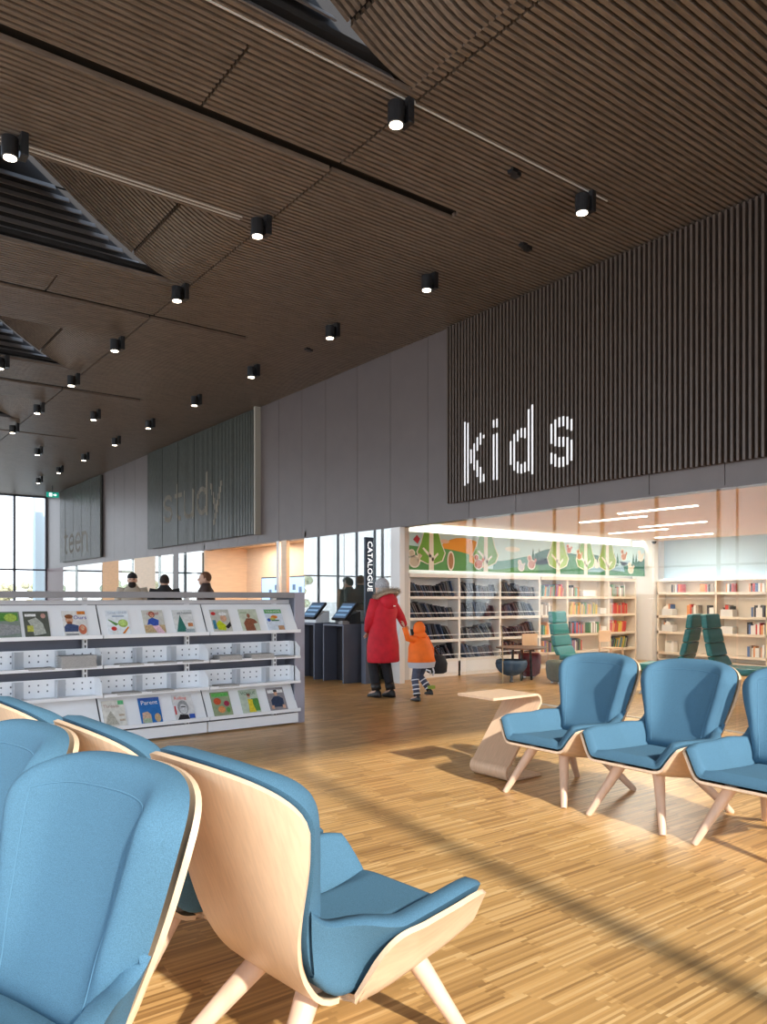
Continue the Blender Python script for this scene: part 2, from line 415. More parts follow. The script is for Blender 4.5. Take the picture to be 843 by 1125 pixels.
def interp(x,pts):
    if x<=pts[0][0]: return pts[0][1]
    if x>=pts[-1][0]: return pts[-1][1]
    n=len(pts)
    for i in range(n-1):
        if x<=pts[i+1][0]:
            p1,p2=pts[i],pts[i+1]; h=p2[0]-p1[0]; u=(x-p1[0])/h; d=(p2[1]-p1[1])/h
            dl=(p1[1]-pts[i-1][1])/(p1[0]-pts[i-1][0]) if i>0 else d
            dr=(pts[i+2][1]-p2[1])/(pts[i+2][0]-p2[0]) if i+2<n else d
            m1=0 if dl*d<=0 else (dl+d)/2; m2=0 if dr*d<=0 else (dr+d)/2
            m1=max(-3*abs(d),min(3*abs(d),m1))*h; m2=max(-3*abs(d),min(3*abs(d),m2))*h
            return (2*u**3-3*u*u+1)*p1[1]+(u**3-2*u*u+u)*m1+(-2*u**3+3*u*u)*p2[1]+(u**3-u*u)*m2
BACKL=[(0,-.09,.295),(.08,-.145,.31),(.16,-.195,.36),(.24,-.238,.43),(.36,-.28,.53),(.6,-.345,.70),(1,-.43,.945)]
def poly(t,k): 
    L=BACKL
    if t<=0: return L[0][k]
    for i in range(len(L)-1):
        if t<=L[i+1][0]:
            # catmull-rom
            p0=L[max(i-1,0)];p1=L[i];p2=L[i+1];p3=L[min(i+2,len(L)-1)]
            h=p2[0]-p1[0]; u=(t-p1[0])/h
            m1=(p2[k]-p0[k])/max(p2[0]-p0[0],1e-6)*h; m2=(p3[k]-p1[k])/max(p3[0]-p1[0],1e-6)*h
            return (2*u**3-3*u*u+1)*p1[k]+(u**3-2*u*u+u)*m1+(-2*u**3+3*u*u)*p2[k]+(u**3-u*u)*m2
    return L[-1][k]
def back_pt(s,t,W,wing=.085):
    x=poly(t,1); z=poly(t,2); y=s*W
    k=abs(s)*W/.345
    wg=wing*interp(t,[(0,0),(.2,.35),(.5,.9),(.75,1),(1,.9)])
    x+=wg*k**2.6; y*=1-.05*k*k
    return (x,y,z)
def back_uv(u,t,pts,wing=.085,t0=.76,p=2.7,add=0,tmin=0):
    s=math.sin(u*PI/2); top=1-(1-t0)*(1-max(0,1-abs(s)**p)**(1/p))
    te=tmin+(top-tmin)*t
    return back_pt(s,te,interp(te,pts)+add,wing)
PADW=[(.2,.205),(.3,.225),(.45,.27),(.6,.32),(.78,.357),(.9,.358)]
PLYW=[(0,.20),(.15,.212),(.3,.245),(.45,.285),(.6,.322),(.78,.350),(.9,.352)]
def sbase(v): return interp(v,[(0,.372),(.12,.355),(.5,.32),(.85,.295),(1,.293)])   # v 0 front .. 1 rear (x=-.0)
def seat_pt(s,v,a,L,x0=.375,x1=-.09,setb=.055,rise=4):
    q=abs(s)*(a+L); sg=1 if s>=0 else -1
    x=x0+(x1-x0)*v; z=sbase(v*(x0-x1)/.465); y=q
    if x<-.09: z=.295+.20*((-.09-x)/.11)**2*.4
    if q>a:
        y=a; n=14; dq=(q-a)/n
        for k in range(n):
            p=(k+.5)*dq; ang=math.radians((58+rise*sm((v-.55)/.35))*sm(p/.06)-6*sm((p-.1)/.1)); y+=math.cos(ang)*dq; z+=math.sin(ang)*dq
        f=(q-a)/.24
        x-=setb*(f**1.6)*(1-v)
        x-=.06*f*v
    return (x,sg*y,z)
def armL(v,rear=.27): return interp(v,[(0,.185),(.08,.215),(.35,.25),(.7,.275),(1,rear)])
def make_chair(label,group):
    root=empty('lounge_chair',(0,0,0),0,label,'chair',group)
    mb=MB(); tt=[k/30 for k in range(31)]
    P_=[[back_uv(-1+2*i/32,t,PLYW) for t in tt] for i in range(33)]
    T,B=shell_grid(P_,0,-.015,0)
    if (B[14,20]-T[14,20])[0]>0: B=2*T-B
    shell_mesh(mb,T,B)
    def cutL(v): # U-shaped notch: arm plywood vanishes toward the rear
        return armL(v)*max(.0,1-max(0,(v-.66)/.33)**2.6) if v<.99 else 0
    P_=[[seat_pt(-1+2*i/44,v/26,.20,max(.001,cutL(v/26))) for v in range(27)] for i in range(45)]
    T,B=shell_grid(P_,0,-.015,0)
    if (B[22,12]-T[22,12])[2]>0: B=2*T-B
    shell_mesh(mb,T,B)
    o=mb.build('plywood_shell',ply_m,root,smooth=True)
    em=o.modifiers.new('e','EDGE_SPLIT'); em.split_angle=math.radians(50)
    # back cushion
    mb=MB()
    P_=np.array([[back_uv(-1+2*i/40,t,PLYW,add=.007,tmin=.17) for t in tt] for i in range(41)])
    T,B=shell_grid(P_,0.0,.070,.055)
    bol=np.array([[1+.6*sm((abs(-1+2*i/40)-.30)/.60)*sm((j/30)/.3) for j in range(31)] for i in range(41)])
    T=P_+(T-P_)*bol[...,None]
    if (T[20,15]-P_[20,15])[0]<0: T=2*P_-T
    # bolster: rim thicker than the middle
    shell_mesh(mb,T,B); bc=mb.build('back_cushion',fab_m,root,smooth=True); bc.modifiers.new('e','EDGE_SPLIT').split_angle=1.05
    nu,nv,_=T.shape
    ln=[]
    ia=[9]*nv
    jt=nv-6
    ln=[Vector(T[ia[j],j]) for j in range(1,jt-1)]+[Vector(T[i,jt]) for i in range(9,32)]+[Vector(T[nu-1-ia[j],j]) for j in range(jt-2,0,-1)]
    MB().tube(ln,.0022,5).build('seam',mat('blue_thread',(.075,.185,.28),.8),bc,smooth=True)
    # seat cushion: one upholstered tray with arms, open side gussets toward the back
    mb=MB(); nv=32; nu=52
    P_=np.array([[seat_pt(-1+2*i/nu,v/nv,.20,armL(v/nv,.225)+.006,x0=.382,x1=-.20,rise=20) for v in range(nv+1)] for i in range(nu+1)])
    T,B=shell_grid(P_,0.0,1.0,.026)
    Nn=T-P_; 
    if Nn[nu//2,12][2]<0: Nn=-Nn
    H=np.zeros((nu+1,nv+1))
    for i in range(nu+1):
        for j in range(nv+1):
            v=j/nv; s=abs(-1+2*i/nu); a=.20; q=s*(a+armL(v,.235)); zt=.425-.02*v
            H[i,j]=max(.05,(zt-P_[nu//2,j][2]))+( .05-max(.05,(zt-P_[nu//2,j][2])))*sm((q-.12)/.10)
    T=P_+Nn*H[...,None]
    shell_mesh(mb,T,P_); sc=mb.build('seat_cushion',fab_m,root,smooth=True); sc.modifiers.new('e','EDGE_SPLIT').split_angle=1.05
    for sg in (-1,1):
        i=int(round((sg*.50+1)/2*nu))
        MB().tube([Vector(T[i,j])+Vector((0,0,.0)) for j in range(3,nv-4)],.0025,6).build('seam',mat('blue_thread',(.075,.185,.28),.8),sc,smooth=True)
    for tx,ty,fx,fy in ((.20,.12,.37,.26),(.20,-.12,.37,-.26),(-.12,.11,-.40,.25),(-.12,-.11,-.40,-.25)):
        m=MB(); a=Vector((tx,ty,.345 if tx>0 else .30)); b=Vector((fx,fy,.0))
        m.tube([a,a.lerp(b,.12),a.lerp(b,.6),b+(a-b)*.02,b],[.036,.035,.026,.020,.018],14)
        m.build('leg',legw_m,root,smooth=True).modifiers.new('e','EDGE_SPLIT').split_angle=1.0
    return root
ch=make_chair('blue upholstered plywood lounge chair beside the low bent-wood table, farthest of its row','blue lounge chairs in the right hand row')
ch.location=(4.25,3.48,0); ch.rotation_euler=(0,0,PI)
copytree(ch,None,(4.25,2.77,0),PI,'middle blue lounge chair of the three facing left at the right')
copytree(ch,None,(4.25,2.06,0),PI,'blue lounge chair cut off by the right edge of the picture')
LG='blue lounge chairs in the left foreground'
copytree(ch,None,(1.21,1.91,0),.11,'near blue lounge chair turned right showing its plywood back and side',LG)
copytree(ch,None,(1.13,2.64,0),.06,'blue lounge chair turned right, middle of the three seen over the seat backs',LG)
copytree(ch,None,(1.04,3.36,0),.06,'blue lounge chair turned right, farthest one toward the magazine shelves',LG)
copytree(ch,None,(.265,1.82,0),PI+.30,'nearest blue lounge chair at lower left, its seat back facing the camera',LG)
copytree(ch,None,(.20,2.56,0),PI+.20,'blue lounge chair cut off by the left picture edge behind the nearest one',LG)
# ---------------------------------------------------------------- ceiling spot lamps and tracks
lens_m=mat('lamp_lens',(1,.95,.85),.3,emit=(1,.86,.66),es=9)
def spot_lamp(x,y,label,proto=[]):
    if proto:
        return copytree(proto[0],None,(x,y,0),None,label)
    r=empty('ceiling_spotlight',(x,y,0),0,label,'ceiling light','black ceiling spotlights')
    MB().cyl((0,0,5.07),(0,0,5.24),.068,.068,20).build('lamp_body',black_m,r,smooth=False,bevel=.004)
    MB().cyl((0,0,5.064),(0,0,5.07),.052,.052,20).build('lens',lens_m,r)
    MB().box(.075,.135,-.065,.065,5.10,5.30).build('driver_box',black_m,r,bevel=.006)
    MB().cyl((.06,0,5.18),(.08,0,5.18),.022,.022,10).build('bracket',black_m,r)
    l=bpy.data.lights.new('beam','SPOT'); l.energy=16; l.color=(1,.86,.68); l.spot_size=1.5; l.spot_blend=.6; l.shadow_soft_size=.05
    o=bpy.data.objects.new('beam',l); COL.objects.link(o); o.parent=r; o.location=(0,0,5.05)
    proto.append(r); return r
rowsY=[4.74,7.06,9.2,11.63,14.0,16.5,18.8,21.4,24.0,26.5]
ordn=['first','second','third','fourth','fifth','sixth','seventh','eighth','ninth','tenth']
for k,y in enumerate(rowsY):
    if k<7: spot_lamp(3.70,y,'black ceiling spotlight on the diagonal joint, %s of its row counted from the camera'%ordn[k])
    spot_lamp(5.98,y,'black ceiling spotlight in the row along the panelled wall, %s from the camera'%ordn[k])
spot_lamp(1.37,7.06,'black ceiling spotlight at the left edge beside the near roof light')
spot_lamp(2.5,13.65,'black ceiling spotlight at the left picture edge beside the far roof light')
spot_lamp(4.78,16.4,'black ceiling spotlight between the two rows, nearer of the in-between pair')
spot_lamp(4.78,21.3,'black ceiling spotlight between the two rows, farther of the in-between pair')
trk=mat('track_aluminium',(.75,.72,.66),.3,metal=.4)
tag(MB().box(-3,6.35,4.72,4.728,ZC-.012,ZC+.02).build('track_or_edge_line',trk),'thin pale lighting track holding the two nearest spotlights','light track')
tag(MB().box(-3,3.6,7.26,7.266,ZC-.012,ZC+.02).box(-3,3.6,7.20,7.206,ZC-.012,ZC+.02).build('track_or_edge_line',trk),'thin pale double line along the near edge of the roof light','light track')  # edge lines of the roof-light opening, not a second track
for x,y,lb in ((6.44,5.88,'black boxed fixture under the ceiling slats near the kids panel'),(5.27,4.93,'small black ceiling fixture below the long lighting track'),(6.39,10.4,'small black ceiling fixture near the grey panelled wall')):
    m=MB(); 
    for q in range(3 if x>6.4 else 2): m.box(x-.10+q*.06,x-.05+q*.06+.02,y-.05+.02*q,y+.02+.02*q,ZC-.03,ZC+.05)
    tag(m.build('ceiling_fixture',black_m),lb,'ceiling fixture')
# exit sign
ex=empty('exit_sign',(6.9,28.5,4.98),0,'green pictogram exit sign hanging from the ceiling at the far end','sign')
MB().box(-.2,.2,-.03,.03,-.09,.09).build('sign_box',mat('exit_green',(.0,.23,.17),.4,emit=(0,.5,.36),es=.35),ex)
wsg=mat('sign_white',(.9,.9,.9),.5,emit=(1,1,1),es=.8)
m=MB(); m.box(-.12,-.02,-.034,-.03,-.06,.06); m.build('door_pictogram',wsg,ex)
m=MB(); m.prism([(-.09,-.036,-.045),(-.06,-.036,.0),(-.085,-.036,.03),(-.07,-.036,.04),(-.045,-.036,.01),(-.05,-.036,-.045)],(0,.003,0)); m.build('running_figure',mat('exit_green',(0,0,0)),ex)
m=MB(); m.prism([(.02,-.034,-.02),(.08,-.034,-.02),(.08,-.034,-.05),(.14,-.034,0),(.08,-.034,.05),(.08,-.034,.02),(.02,-.034,.02)],(0,.003,0)); m.build('arrow',wsg,ex)
MB().box(-.01,.01,-.01,.01,.09,.33).build('hanger',black_m,ex)
# ---------------------------------------------------------------- interior under the upper wall (left part)
mw=mat('maroon_panel',(.10,.03,.035),.4)
YS=[9.69,12.39,17.0,18.5,18.8,20.08,21.73,23.09,24.68,29.3,31.75]
struct(MB().box(XW-.04,XW-.028,9.69,11.02,.0,2.47).build('window_21',mirror_m)); struct(MB().box(XW-.04,XW-.028,11.04,12.37,.0,2.47).build('window_22',mirror_m))
struct(MB().box(XW+.25,XW+.27,9.92,12.39,0,2.5).build('wall_backing',mat('grey_green_backing',(.17,.215,.205),.6)))
k=23
for a,b in ((17.02,18.45),(18.82,20.06),(21.75,23.07),(24.7,29.28)):
    struct(MB().box(XW-.04,XW-.028,a,b,0,2.47).build('window_%d'%k,mirror_m)); k+=1
    struct(MB().box(XW+.45,XW+.47,a,b,0,2.5).build('wall_backing',mat('grey_green_backing',(.17,.215,.205),.6)))
for a,b,mm in ((18.5,18.8,fascia_m),(20.08,21.73,beige_m),(23.09,24.68,orange_m),(29.3,31.7,mw)):
    struct(MB().box(XW-.03,XW+.06,a,b,0,2.48).build('wall_panel',mm))
# recessed warm room
struct(MB().box(8.6,8.7,12.2,18.2,0,2.6).build('wall_recess',beige_m)); struct(MB().box(XW+.0,8.7,12.36,12.42,0,2.6).build('wall_recess_side',orange_m))
struct(MB().box(XW+.0,8.7,16.95,17.01,0,2.6).build('wall_recess_end',beige_m)); struct(MB().box(XW+.12,8.7,12.2,18.2,2.56,2.6).build('ceiling_recess',beige_m))
struct(MB().box(XW-.03,XW+.04,13.35,13.45,0,2.48).build('trim_11',white_m)); struct(MB().box(XW-.03,XW+.04,13.05,13.25,0,2.48).build('trim_12',beige_m))
for y,n in ((13.2,'near'),(15.2,'far')):
    r=empty('ceiling_strip_light',(8.0,y,2.55),0,'thin ceiling strip light in the warm side room, %s one'%n,'ceiling light','strip lights of the side room')
    MB().box(-.03,.03,-.6,.6,-.01,.0).build('diffuser',mat('strip_warm',(1,.9,.8),.5,emit=(1,.80,.58),es=7),r)
    area('strip_glow',(0,0,-.02),.3,1.2,(0,0,0),24,(1,.88,.72),r)
sc=empty('wall_screen',(8.25,14.4,1.52),0,'wide light blue display screen in the warm side room','screen')
MB().box(.0,.05,-1.1,1.15,-.30,.30).build('casing',black_m,sc,bevel=.005)
MB().box(-.004,.0,-1.07,1.12,-.27,.27).build('display',mat('display_blue',(.2,.4,.7),.3,emit=(.42,.62,.92),es=.75),sc)
for q in range(7): MB().box(-.008,-.004,-.9+q*.26,-.78+q*.26,-.1+.05*(q%3),.02+.05*(q%3)).build('icon',mat('icon_blue',(.1,.2,.35),.4),sc)
MB().box(-.008,-.004,-.95,-.83,.10,.22).build('badge',black_m,sc)
MB().box(.02,.30,-.05,.05,-.1,.1).build('wall_bracket',black_m,sc)
# ---------------------------------------------------------------- catalogue kiosks
ks=mat('slate_laminate',(.105,.12,.165),.5,noise=.05,nscale=4); kd=mat('dark_laminate',(.018,.016,.02),.5)
scr=mat('kiosk_screen',(.03,.05,.08),.12,emit=(.10,.16,.26),es=.5)
def desk(name,x0,y0,label):
    r=empty(name,(x0,y0,0),0,label,'desk')
    MB().box(0,.52,.0,.03,.0,.90).build('end_panel',ks,r,bevel=.002)
    MB().box(0,.52,.57,.60,.0,.90).build('end_panel',ks,r,bevel=.002)
    MB().box(0.25,.52,.03,.57,.0,.86).build('back_panel',kd,r)
    MB().box(0,.52,0,.60,.90,.935).build('worktop',ks,r,bevel=.003)
    for q in (.05,.45): MB().cyl((q,.02,-.0),(q,.02,.02),.015).build('foot',wmetal_m,r)
    return r
desk('kiosk_desk',6.74,9.98,'slate blue kiosk desk with an open side, beside the woman in red')
desk('kiosk_desk',6.70,10.78,'dark kiosk desk partly hidden behind the end of the magazine shelf')
def kiosk(x,y,z,w,label,col):
    r=empty('checkout_screen',(x,y,z),0,label,'screen')
    m=MB(); m.prism([(-.05,-w/2+.03,0),(.22,-w/2+.03,0),(.22,-w/2+.03,.20),(.10,-w/2+.03,.16),(-.05,-w/2+.03,.07)],(0,w-.06,0)); m.build('stand',col,r,bevel=.006)
    M=Matrix.Translation((.02,0,.19))@Matrix.Rotation(math.radians(42),4,'Y')
    MB().box(-.02,.02,-w/2,w/2,-.17,.19,M).build('screen_casing',black_m,r,bevel=.006)
    f=MB().box(-.024,-.02,-w/2+.025,w/2-.025,-.14,.165,M).build('display',scr,r)
    m=MB()
    for q in range(3): m.box(-.027,-.024,-w/2+.05,w/2-.05,-.10+.085*q,-.065+.085*q,M)
    m.build('menu_rows',mat('menu_blue',(.15,.28,.42),.3,emit=(.2,.35,.55),es=.4),f)
    return r
kiosk(6.90,10.22,.935,.40,'black tilted self checkout screen on the slate kiosk desk',black_m)
kiosk(6.84,11.06,.935,.42,'dark tilted screen on a white stand, on the half hidden kiosk desk',wmetal_m)
MB_=MB(); MB_.box(-.07,.07,-.06,.06,0,.04).box(-.05,.05,-.045,.045,.04,.055)
tag(MB_.build('receipt_printer',mat('printer_grey',(.25,.25,.26),.4),None,bevel=.005,loc=(6.80,9.96+.10,.935)),'small grey receipt printer at the front edge of the slate kiosk desk','printer')
bl=empty('catalogue_sign',(7.10,9.80,.0),0,'dark blue vertical blade sign lettered CATALOGUE behind the woman','sign')
MB().box(-.08,.08,-.02,.02,.935,2.31).build('sign_blade',mat('navy_sign',(.012,.03,.06),.4),bl,bevel=.003)
text('lettering','CATALOGUE',wsg,bl,Matrix.Translation((-.035,-.021,2.25))@Matrix.Rotation(PI/2,4,'Y')@Matrix.Rotation(PI/2,4,'X'),size=.135,depth=.002)
MB().box(-.1,.1,-.06,.06,.0,.936).build('sign_post',ks,bl)
# ---------------------------------------------------------------- magazine shelving
grey_sh=mat('shelf_grey',(.155,.165,.215),.5); capg=mat('shelf_cap_grey',(.26,.255,.27),.5)
ms=empty('magazine_shelving',(0,7.2,0),0,'long low grey periodical shelving with white display shelves','shelving')
SX0=-.95; SX1=4.32
MB().box(4.22,4.32,-.02,.55,0,1.41).build('end_panel',grey_sh,ms,bevel=.004)
MB().box(4.205,4.325,-.04,-.018,0,1.41).build('end_panel_edge',mat('edge_lilac',(.36,.35,.42),.5),ms)
MB().box(SX0,4.22,.20,.26,.05,1.30).build('back_panel',grey_sh,ms)
MB().box(SX0,4.20,-.04,.58,1.352,1.41).build('top_cap',capg,ms,bevel=.003)
MB().box(SX0,4.2,.08,.10,1.29,1.33).build('top_rail',mat('rail_grey',(.5,.5,.53),.4),ms)
posts=[SX0,-.04+.0,.99,2.05,3.04,4.03]
edges=[SX0+.02,.04,1.07,2.142,3.172,4.215]
for px in posts:
    MB().box(px-.02,px+.02,.09,.13,.02,1.35).build('upright',wmetal_m,ms)
    m=MB()
    for q in range(28): m.box(px-.006,px+.006,.086,.09,.08+q*.045,.105+q*.045)
    m.build('slots',black_m,ms)
hol=mat('perforation',(.10,.11,.14),.6)
for b in range(5):
    xa,xb=edges[b]+.006,edges[b+1]-.006
    if xb<.4: continue
    for zb,zt,nm in ((.995,1.285,'display_shelf'),(.155,.435,'display_shelf')):
        m=MB(); m.prism([(xa,-.10,zb),(xa,-.095,zb-.0),(xa,.075,zt),(xa,.085,zt)],(xb-xa,0,0)); m.prism([(xa,-.155,zb-.012),(xa,-.09,zb-.012),(xa,-.09,zb+.006),(xa,-.145,zb+.006),(xa,-.145,zb+.022),(xa,-.155,zb+.022)],(xb-xa,0,0))
        m.prism([(xb-.004,-.09,zb),(xb-.004,.08,zt),(xb-.004,.08,zb+.08)],(.004,0,0))
        m.build(nm,wmetal_m,ms,bevel=.001)
    for zb in (.725,.460):
        m=MB(); m.box(xa,xb,-.15,.09,zb-.012,zb); m.box(xa,xb,-.152,-.146,zb-.014,zb+.012); m.box(xa,xb,.08,.088,zb,zb+.16)
        m.prism([(xb-.004,-.14,zb),(xb-.004,.08,zb),(xb-.004,.08,zb+.16),(xb-.004,-.05,zb+.16),(xb-.004,-.14,zb+.10)],(.004,0,0))
        tr=m.build('tray_shelf',wmetal_m,ms)
        m=MB(); n=14
        for q in range(n):
            for u in (.055,.11): 
                xx=xa+.04+(xb-xa-.08)*q/(n-1); m.box(xx-.006,xx+.006,.0775,.08,zb+u-.006,zb+u+.008)
        m.build('perforations',hol,tr)
        for q in (1,2): 
            xx=xa+(xb-xa)*q/3; MB().box(xx-.002,xx+.002,-.02,.08,zb,zb+.15).box(xx-.0,xx+.09,.07,.075,zb,zb+.15).build('divider',mat('divider_grey',(.55,.58,.62),.4),tr)
    MB().box(xa,xb,-.10,-.085,.02,.12).build('kick_plate',wmetal_m,ms)
# magazines
PZ=Matrix
def magazine(x,zlo,label,bg,shapes,title=None,tcol=(.1,.1,.1),tsize=.04,tz=.225,w=.205,h=.262,tx=None):
    """built upright in its own frame: u right, v up; then leaned on the display shelf"""
    r=empty('magazine',(x,7.2-.094,zlo+.008),0,label,'magazine','magazines on the display shelves')
    tilt=math.atan2(.17,.29)
    M=Matrix.Rotation(-tilt,4,'X')
    M=Matrix.Rotation(-tilt,4,Vector((1,0,0)))
    MB().box(-w/2,w/2,-.0060,.0,0,h,M).build('cover',mat('cov_%s'%str(bg),bg,.25,noise=.12,nscale=25),r)
    for n,(nm,c,pts) in enumerate(shapes):
        m=MB(); yy=-.0062-.0003*n
        if len(pts)==4 and isinstance(pts[0],float):   # ellipse cu cv ru rv
            cu_,cv_,ru,rv=pts; pl=[(cu_+ru*math.cos(a),cv_+rv*math.sin(a)) for a in [2*PI*i/18 for i in range(18)]]
        else: pl=pts
        m.prism([M@Vector((u,yy,v)) for u,v in pl],M.to_3x3()@Vector((0,-.0004,0)))
        m.build(nm,mat('ink_%s'%str(c),c,.35,noise=.25,nscale=60),r)
    if title:
        text('title',title,mat('ink_%s'%str(tcol),tcol,.35,noise=.25,nscale=60),r,M@Matrix.Translation((tx if tx is not None else 0,-.0085,tz))@Matrix.Rotation(PI/2,4,'X'),size=tsize,depth=.0003,align='CENTER')
    return r
def rect(a,b,c,d): return [(a,c),(b,c),(b,d),(a,d)]
G=(.10,.28,.06);SK=(.62,.36,.24);W_=(.85,.85,.83);BK=(.02,.02,.025);BL=(.03,.09,.42);RD=(.55,.03,.03);OR=(.7,.22,.03);YE=(.75,.6,.04);GY=(.3,.31,.32)
zt,zb=.995,.155
magazine(1.37,zt,'green and grey magazine cut by the left picture edge, top row',(.25,.30,.26),[('photo',G,rect(-.09,.09,.17,.25)),('photo',GY,[(-.1,.02),(.1,.05),(.1,.12),(-.1,.15)]),('leaf',(.4,.55,.1),(.03,.2,.05,.04))])
magazine(1.605,zt,'grey green magazine with a pale bird-like photo, second in the top row',(.11,.12,.10),[('photo',(.45,.47,.42),[(-.03,.02),(.07,.04),(.05,.14),(.0,.2),(-.07,.17),(-.04,.1)]),('photo',(.55,.3,.25),(.06,.215,.02,.025)),('photo',(.5,.5,.1),rect(-.08,-.03,.06,.12)),('headline',W_,rect(-.09,.0,.21,.235))],'REVIEW' if False else None)
magazine(1.926,zt,'magazine with a bearded man in a suit and a blue title, top row',(.75,.74,.72),[('photo',SK,(-.045,.17,.032,.042)),('hair',(.25,.09,.03),(-.045,.205,.036,.022)),('beard',(.3,.1,.04),(-.045,.14,.024,.016)),('suit',(.05,.08,.18),[(-.095,.05),(.02,.05),(.03,.11),(-.03,.13),(-.07,.13),(-.095,.1)]),('photo',OR,rect(.03,.1,.225,.258)),('portrait',(.55,.15,.08),(.06,.07,.035,.05)),('portrait',SK,(.06,.085,.018,.025)),('caption',GY,rect(-.09,.02,.012,.03))],'Ours',(.06,.05,.35),.055,.175,tx=.05)
magazine(2.316,zt,'white food magazine showing a green bowl and vegetables, top row',(.78,.84,.90),[('leaves',G,[(-.09,.16),(-.03,.10),(.0,.12),(-.04,.14),(-.09,.17)]),('bowl',(.36,.5,.12),(.04,.125,.045,.042)),('dip',(.5,.68,.2),(.04,.13,.034,.030)),('carrot',OR,[(.02,.02),(.08,.09),(.09,.08),(.04,.015)]),('tomato',RD,(-.05,.07,.025,.022)),('plate',W_,(-.04,.03,.03,.018)),('headline',(.2,.3,.45),rect(-.05,.06,.195,.205))],'CLEAN EATING',(.25,.35,.5),.026,.228)
magazine(2.653,zt,'magazine with a woman in a blue top and pink skirt, top row',(.60,.60,.55),[('background',(.5,.36,.2),rect(-.1,.1,.02,.1)),('hair',(.3,.10,.05),(-.01,.215,.03,.035)),('face',SK,(-.01,.21,.018,.024)),('top',BL,[(-.07,.10),(-.05,.16),(-.01,.18),(.05,.15),(.04,.10),(.0,.085),(-.04,.11)]),('skirt',(.75,.5,.6),[(-.02,.09),(.045,.095),(.09,.01),(.02,.005)])],'chatel',(.5,.08,.08),.05,.21)
magazine(2.953,zt,'home magazine with a decorated fir tree, top row',(.70,.72,.72),[('tree',(.03,.17,.14),[(-.09,.02),(.02,.02),(-.03,.21)]),('sofa',(.35,.42,.45),rect(.0,.09,.01,.05)),('fireplace',(.5,.20,.08),rect(.035,.085,.075,.115)),('mantel',W_,rect(.03,.095,.12,.13))],'at home',(.2,.22,.24),.045,.212,tx=.02)
magazine(3.348,zt,'yellow green food magazine with a smiling face, top row',(.55,.55,.50),[('fruit',(.5,.58,.02),[(-.05,.03),(.03,.02),(.04,.08),(-.02,.14),(-.06,.10)]),('face',SK,(.03,.16,.035,.04)),('cap',W_,(.03,.21,.045,.02)),('berries',RD,(-.07,.215,.025,.02)),('photo',BK,[(.03,.06),(.095,.12),(.095,.07),(.06,.04)]),('photo',(.05,.2,.3),rect(-.095,-.06,.04,.14))])
magazine(3.664,zt,'pale green magazine with a bronze bare-chested figure, top row',(.55,.60,.48),[('body',(.25,.09,.05),[(-.06,.005),(.05,.005),(.04,.09),(.09,.10),(.06,.14),(.02,.155),(-.03,.155),(-.07,.10)]),('head',(.28,.11,.06),(.0,.185,.018,.026)),('headline',(.3,.4,.25),rect(-.09,-.01,.215,.228))])
magazine(3.962,zt,'magazine with a green title band over fruit bowls, last in the top row',(.66,.74,.85),[('band',(.10,.38,.10),rect(-.1,.1,.21,.255)),('bowls',OR,(.0,.165,.04,.02)),('bowls',(.55,.5,.15),(-.03,.14,.04,.018)),('ground',(.05,.18,.1),rect(-.04,.05,.115,.13)),('photo',(.5,.28,.15),rect(.02,.09,.01,.06)),('photo',BL,(-.07,.13,.02,.02))],'YOUR HOME',W_,.030,.222)
magazine(2.277,zb,'pale sketch magazine with a brown title, bottom row',(.74,.72,.66),[('sketch',(.45,.43,.36),[(-.09,.02),(.03,.02),(.0,.1),(-.03,.16),(-.07,.1)]),('panel',(.12,.5,.22),rect(.045,.098,.215,.255)),('caption',(.5,.4,.3),rect(.04,.09,.10,.12)),('caption',(.5,.4,.3),rect(.04,.09,.05,.07))],'Threads',(.4,.25,.2),.045,.19,tx=-.02)
magazine(2.617,zb,'bright blue parenting magazine in the bottom row',(.03,.17,.48),[('children',(.6,.42,.3),[(-.09,.01),(.0,.01),(.0,.09),(-.03,.12),(-.08,.11)]),('children',(.55,.38,.2),(.06,.05,.03,.045)),('shirt',(.4,.5,.35),rect(-.08,.0,.005,.05)),('band',(.04,.10,.4),rect(-.1,.1,.235,.258))],'Parent',W_,.062,.19)
magazine(2.950,zb,'magazine with a black and white drawn portrait and red title, bottom row',(.72,.72,.72),[('portrait',(.30,.31,.32),(-.005,.13,.055,.075)),('face',(.60,.61,.62),(-.005,.115,.038,.052)),('shadow',BK,[(-.08,.005),(.04,.005),(.03,.05),(-.05,.06)]),('eyes',BK,rect(-.03,.02,.13,.14)),('panel',BL,rect(.04,.098,.01,.055)),('text_block',RD,rect(-.095,-.08,.06,.15))],'Rolling',(.75,.08,.04),.045,.215,tx=-.02)
magazine(3.352,zb,'green food magazine with three bowls of soup, bottom row',(.30,.36,.22),[('band',(.12,.45,.10),rect(-.09,.09,.21,.25)),('bowl',(.6,.10,.04),(-.04,.16,.04,.038)),('bowl',(.35,.03,.08),(.055,.13,.03,.03)),('bowl',(.7,.28,.10),(-.01,.07,.04,.038)),('herbs',G,(.06,.06,.02,.03))])
magazine(3.668,zb,'fashion magazine with a woman in a yellow dress, bottom row',(.50,.58,.48),[('hedge',G,rect(.02,.1,.02,.16)),('dress',YE,[(-.03,.01),(.05,.01),(.03,.10),(.035,.15),(-.02,.16),(-.02,.09)]),('face',SK,(.0,.19,.016,.022)),('hair',(.2,.06,.04),(.0,.205,.02,.016))],'VOGUE',(.08,.2,.1),.05,.205)
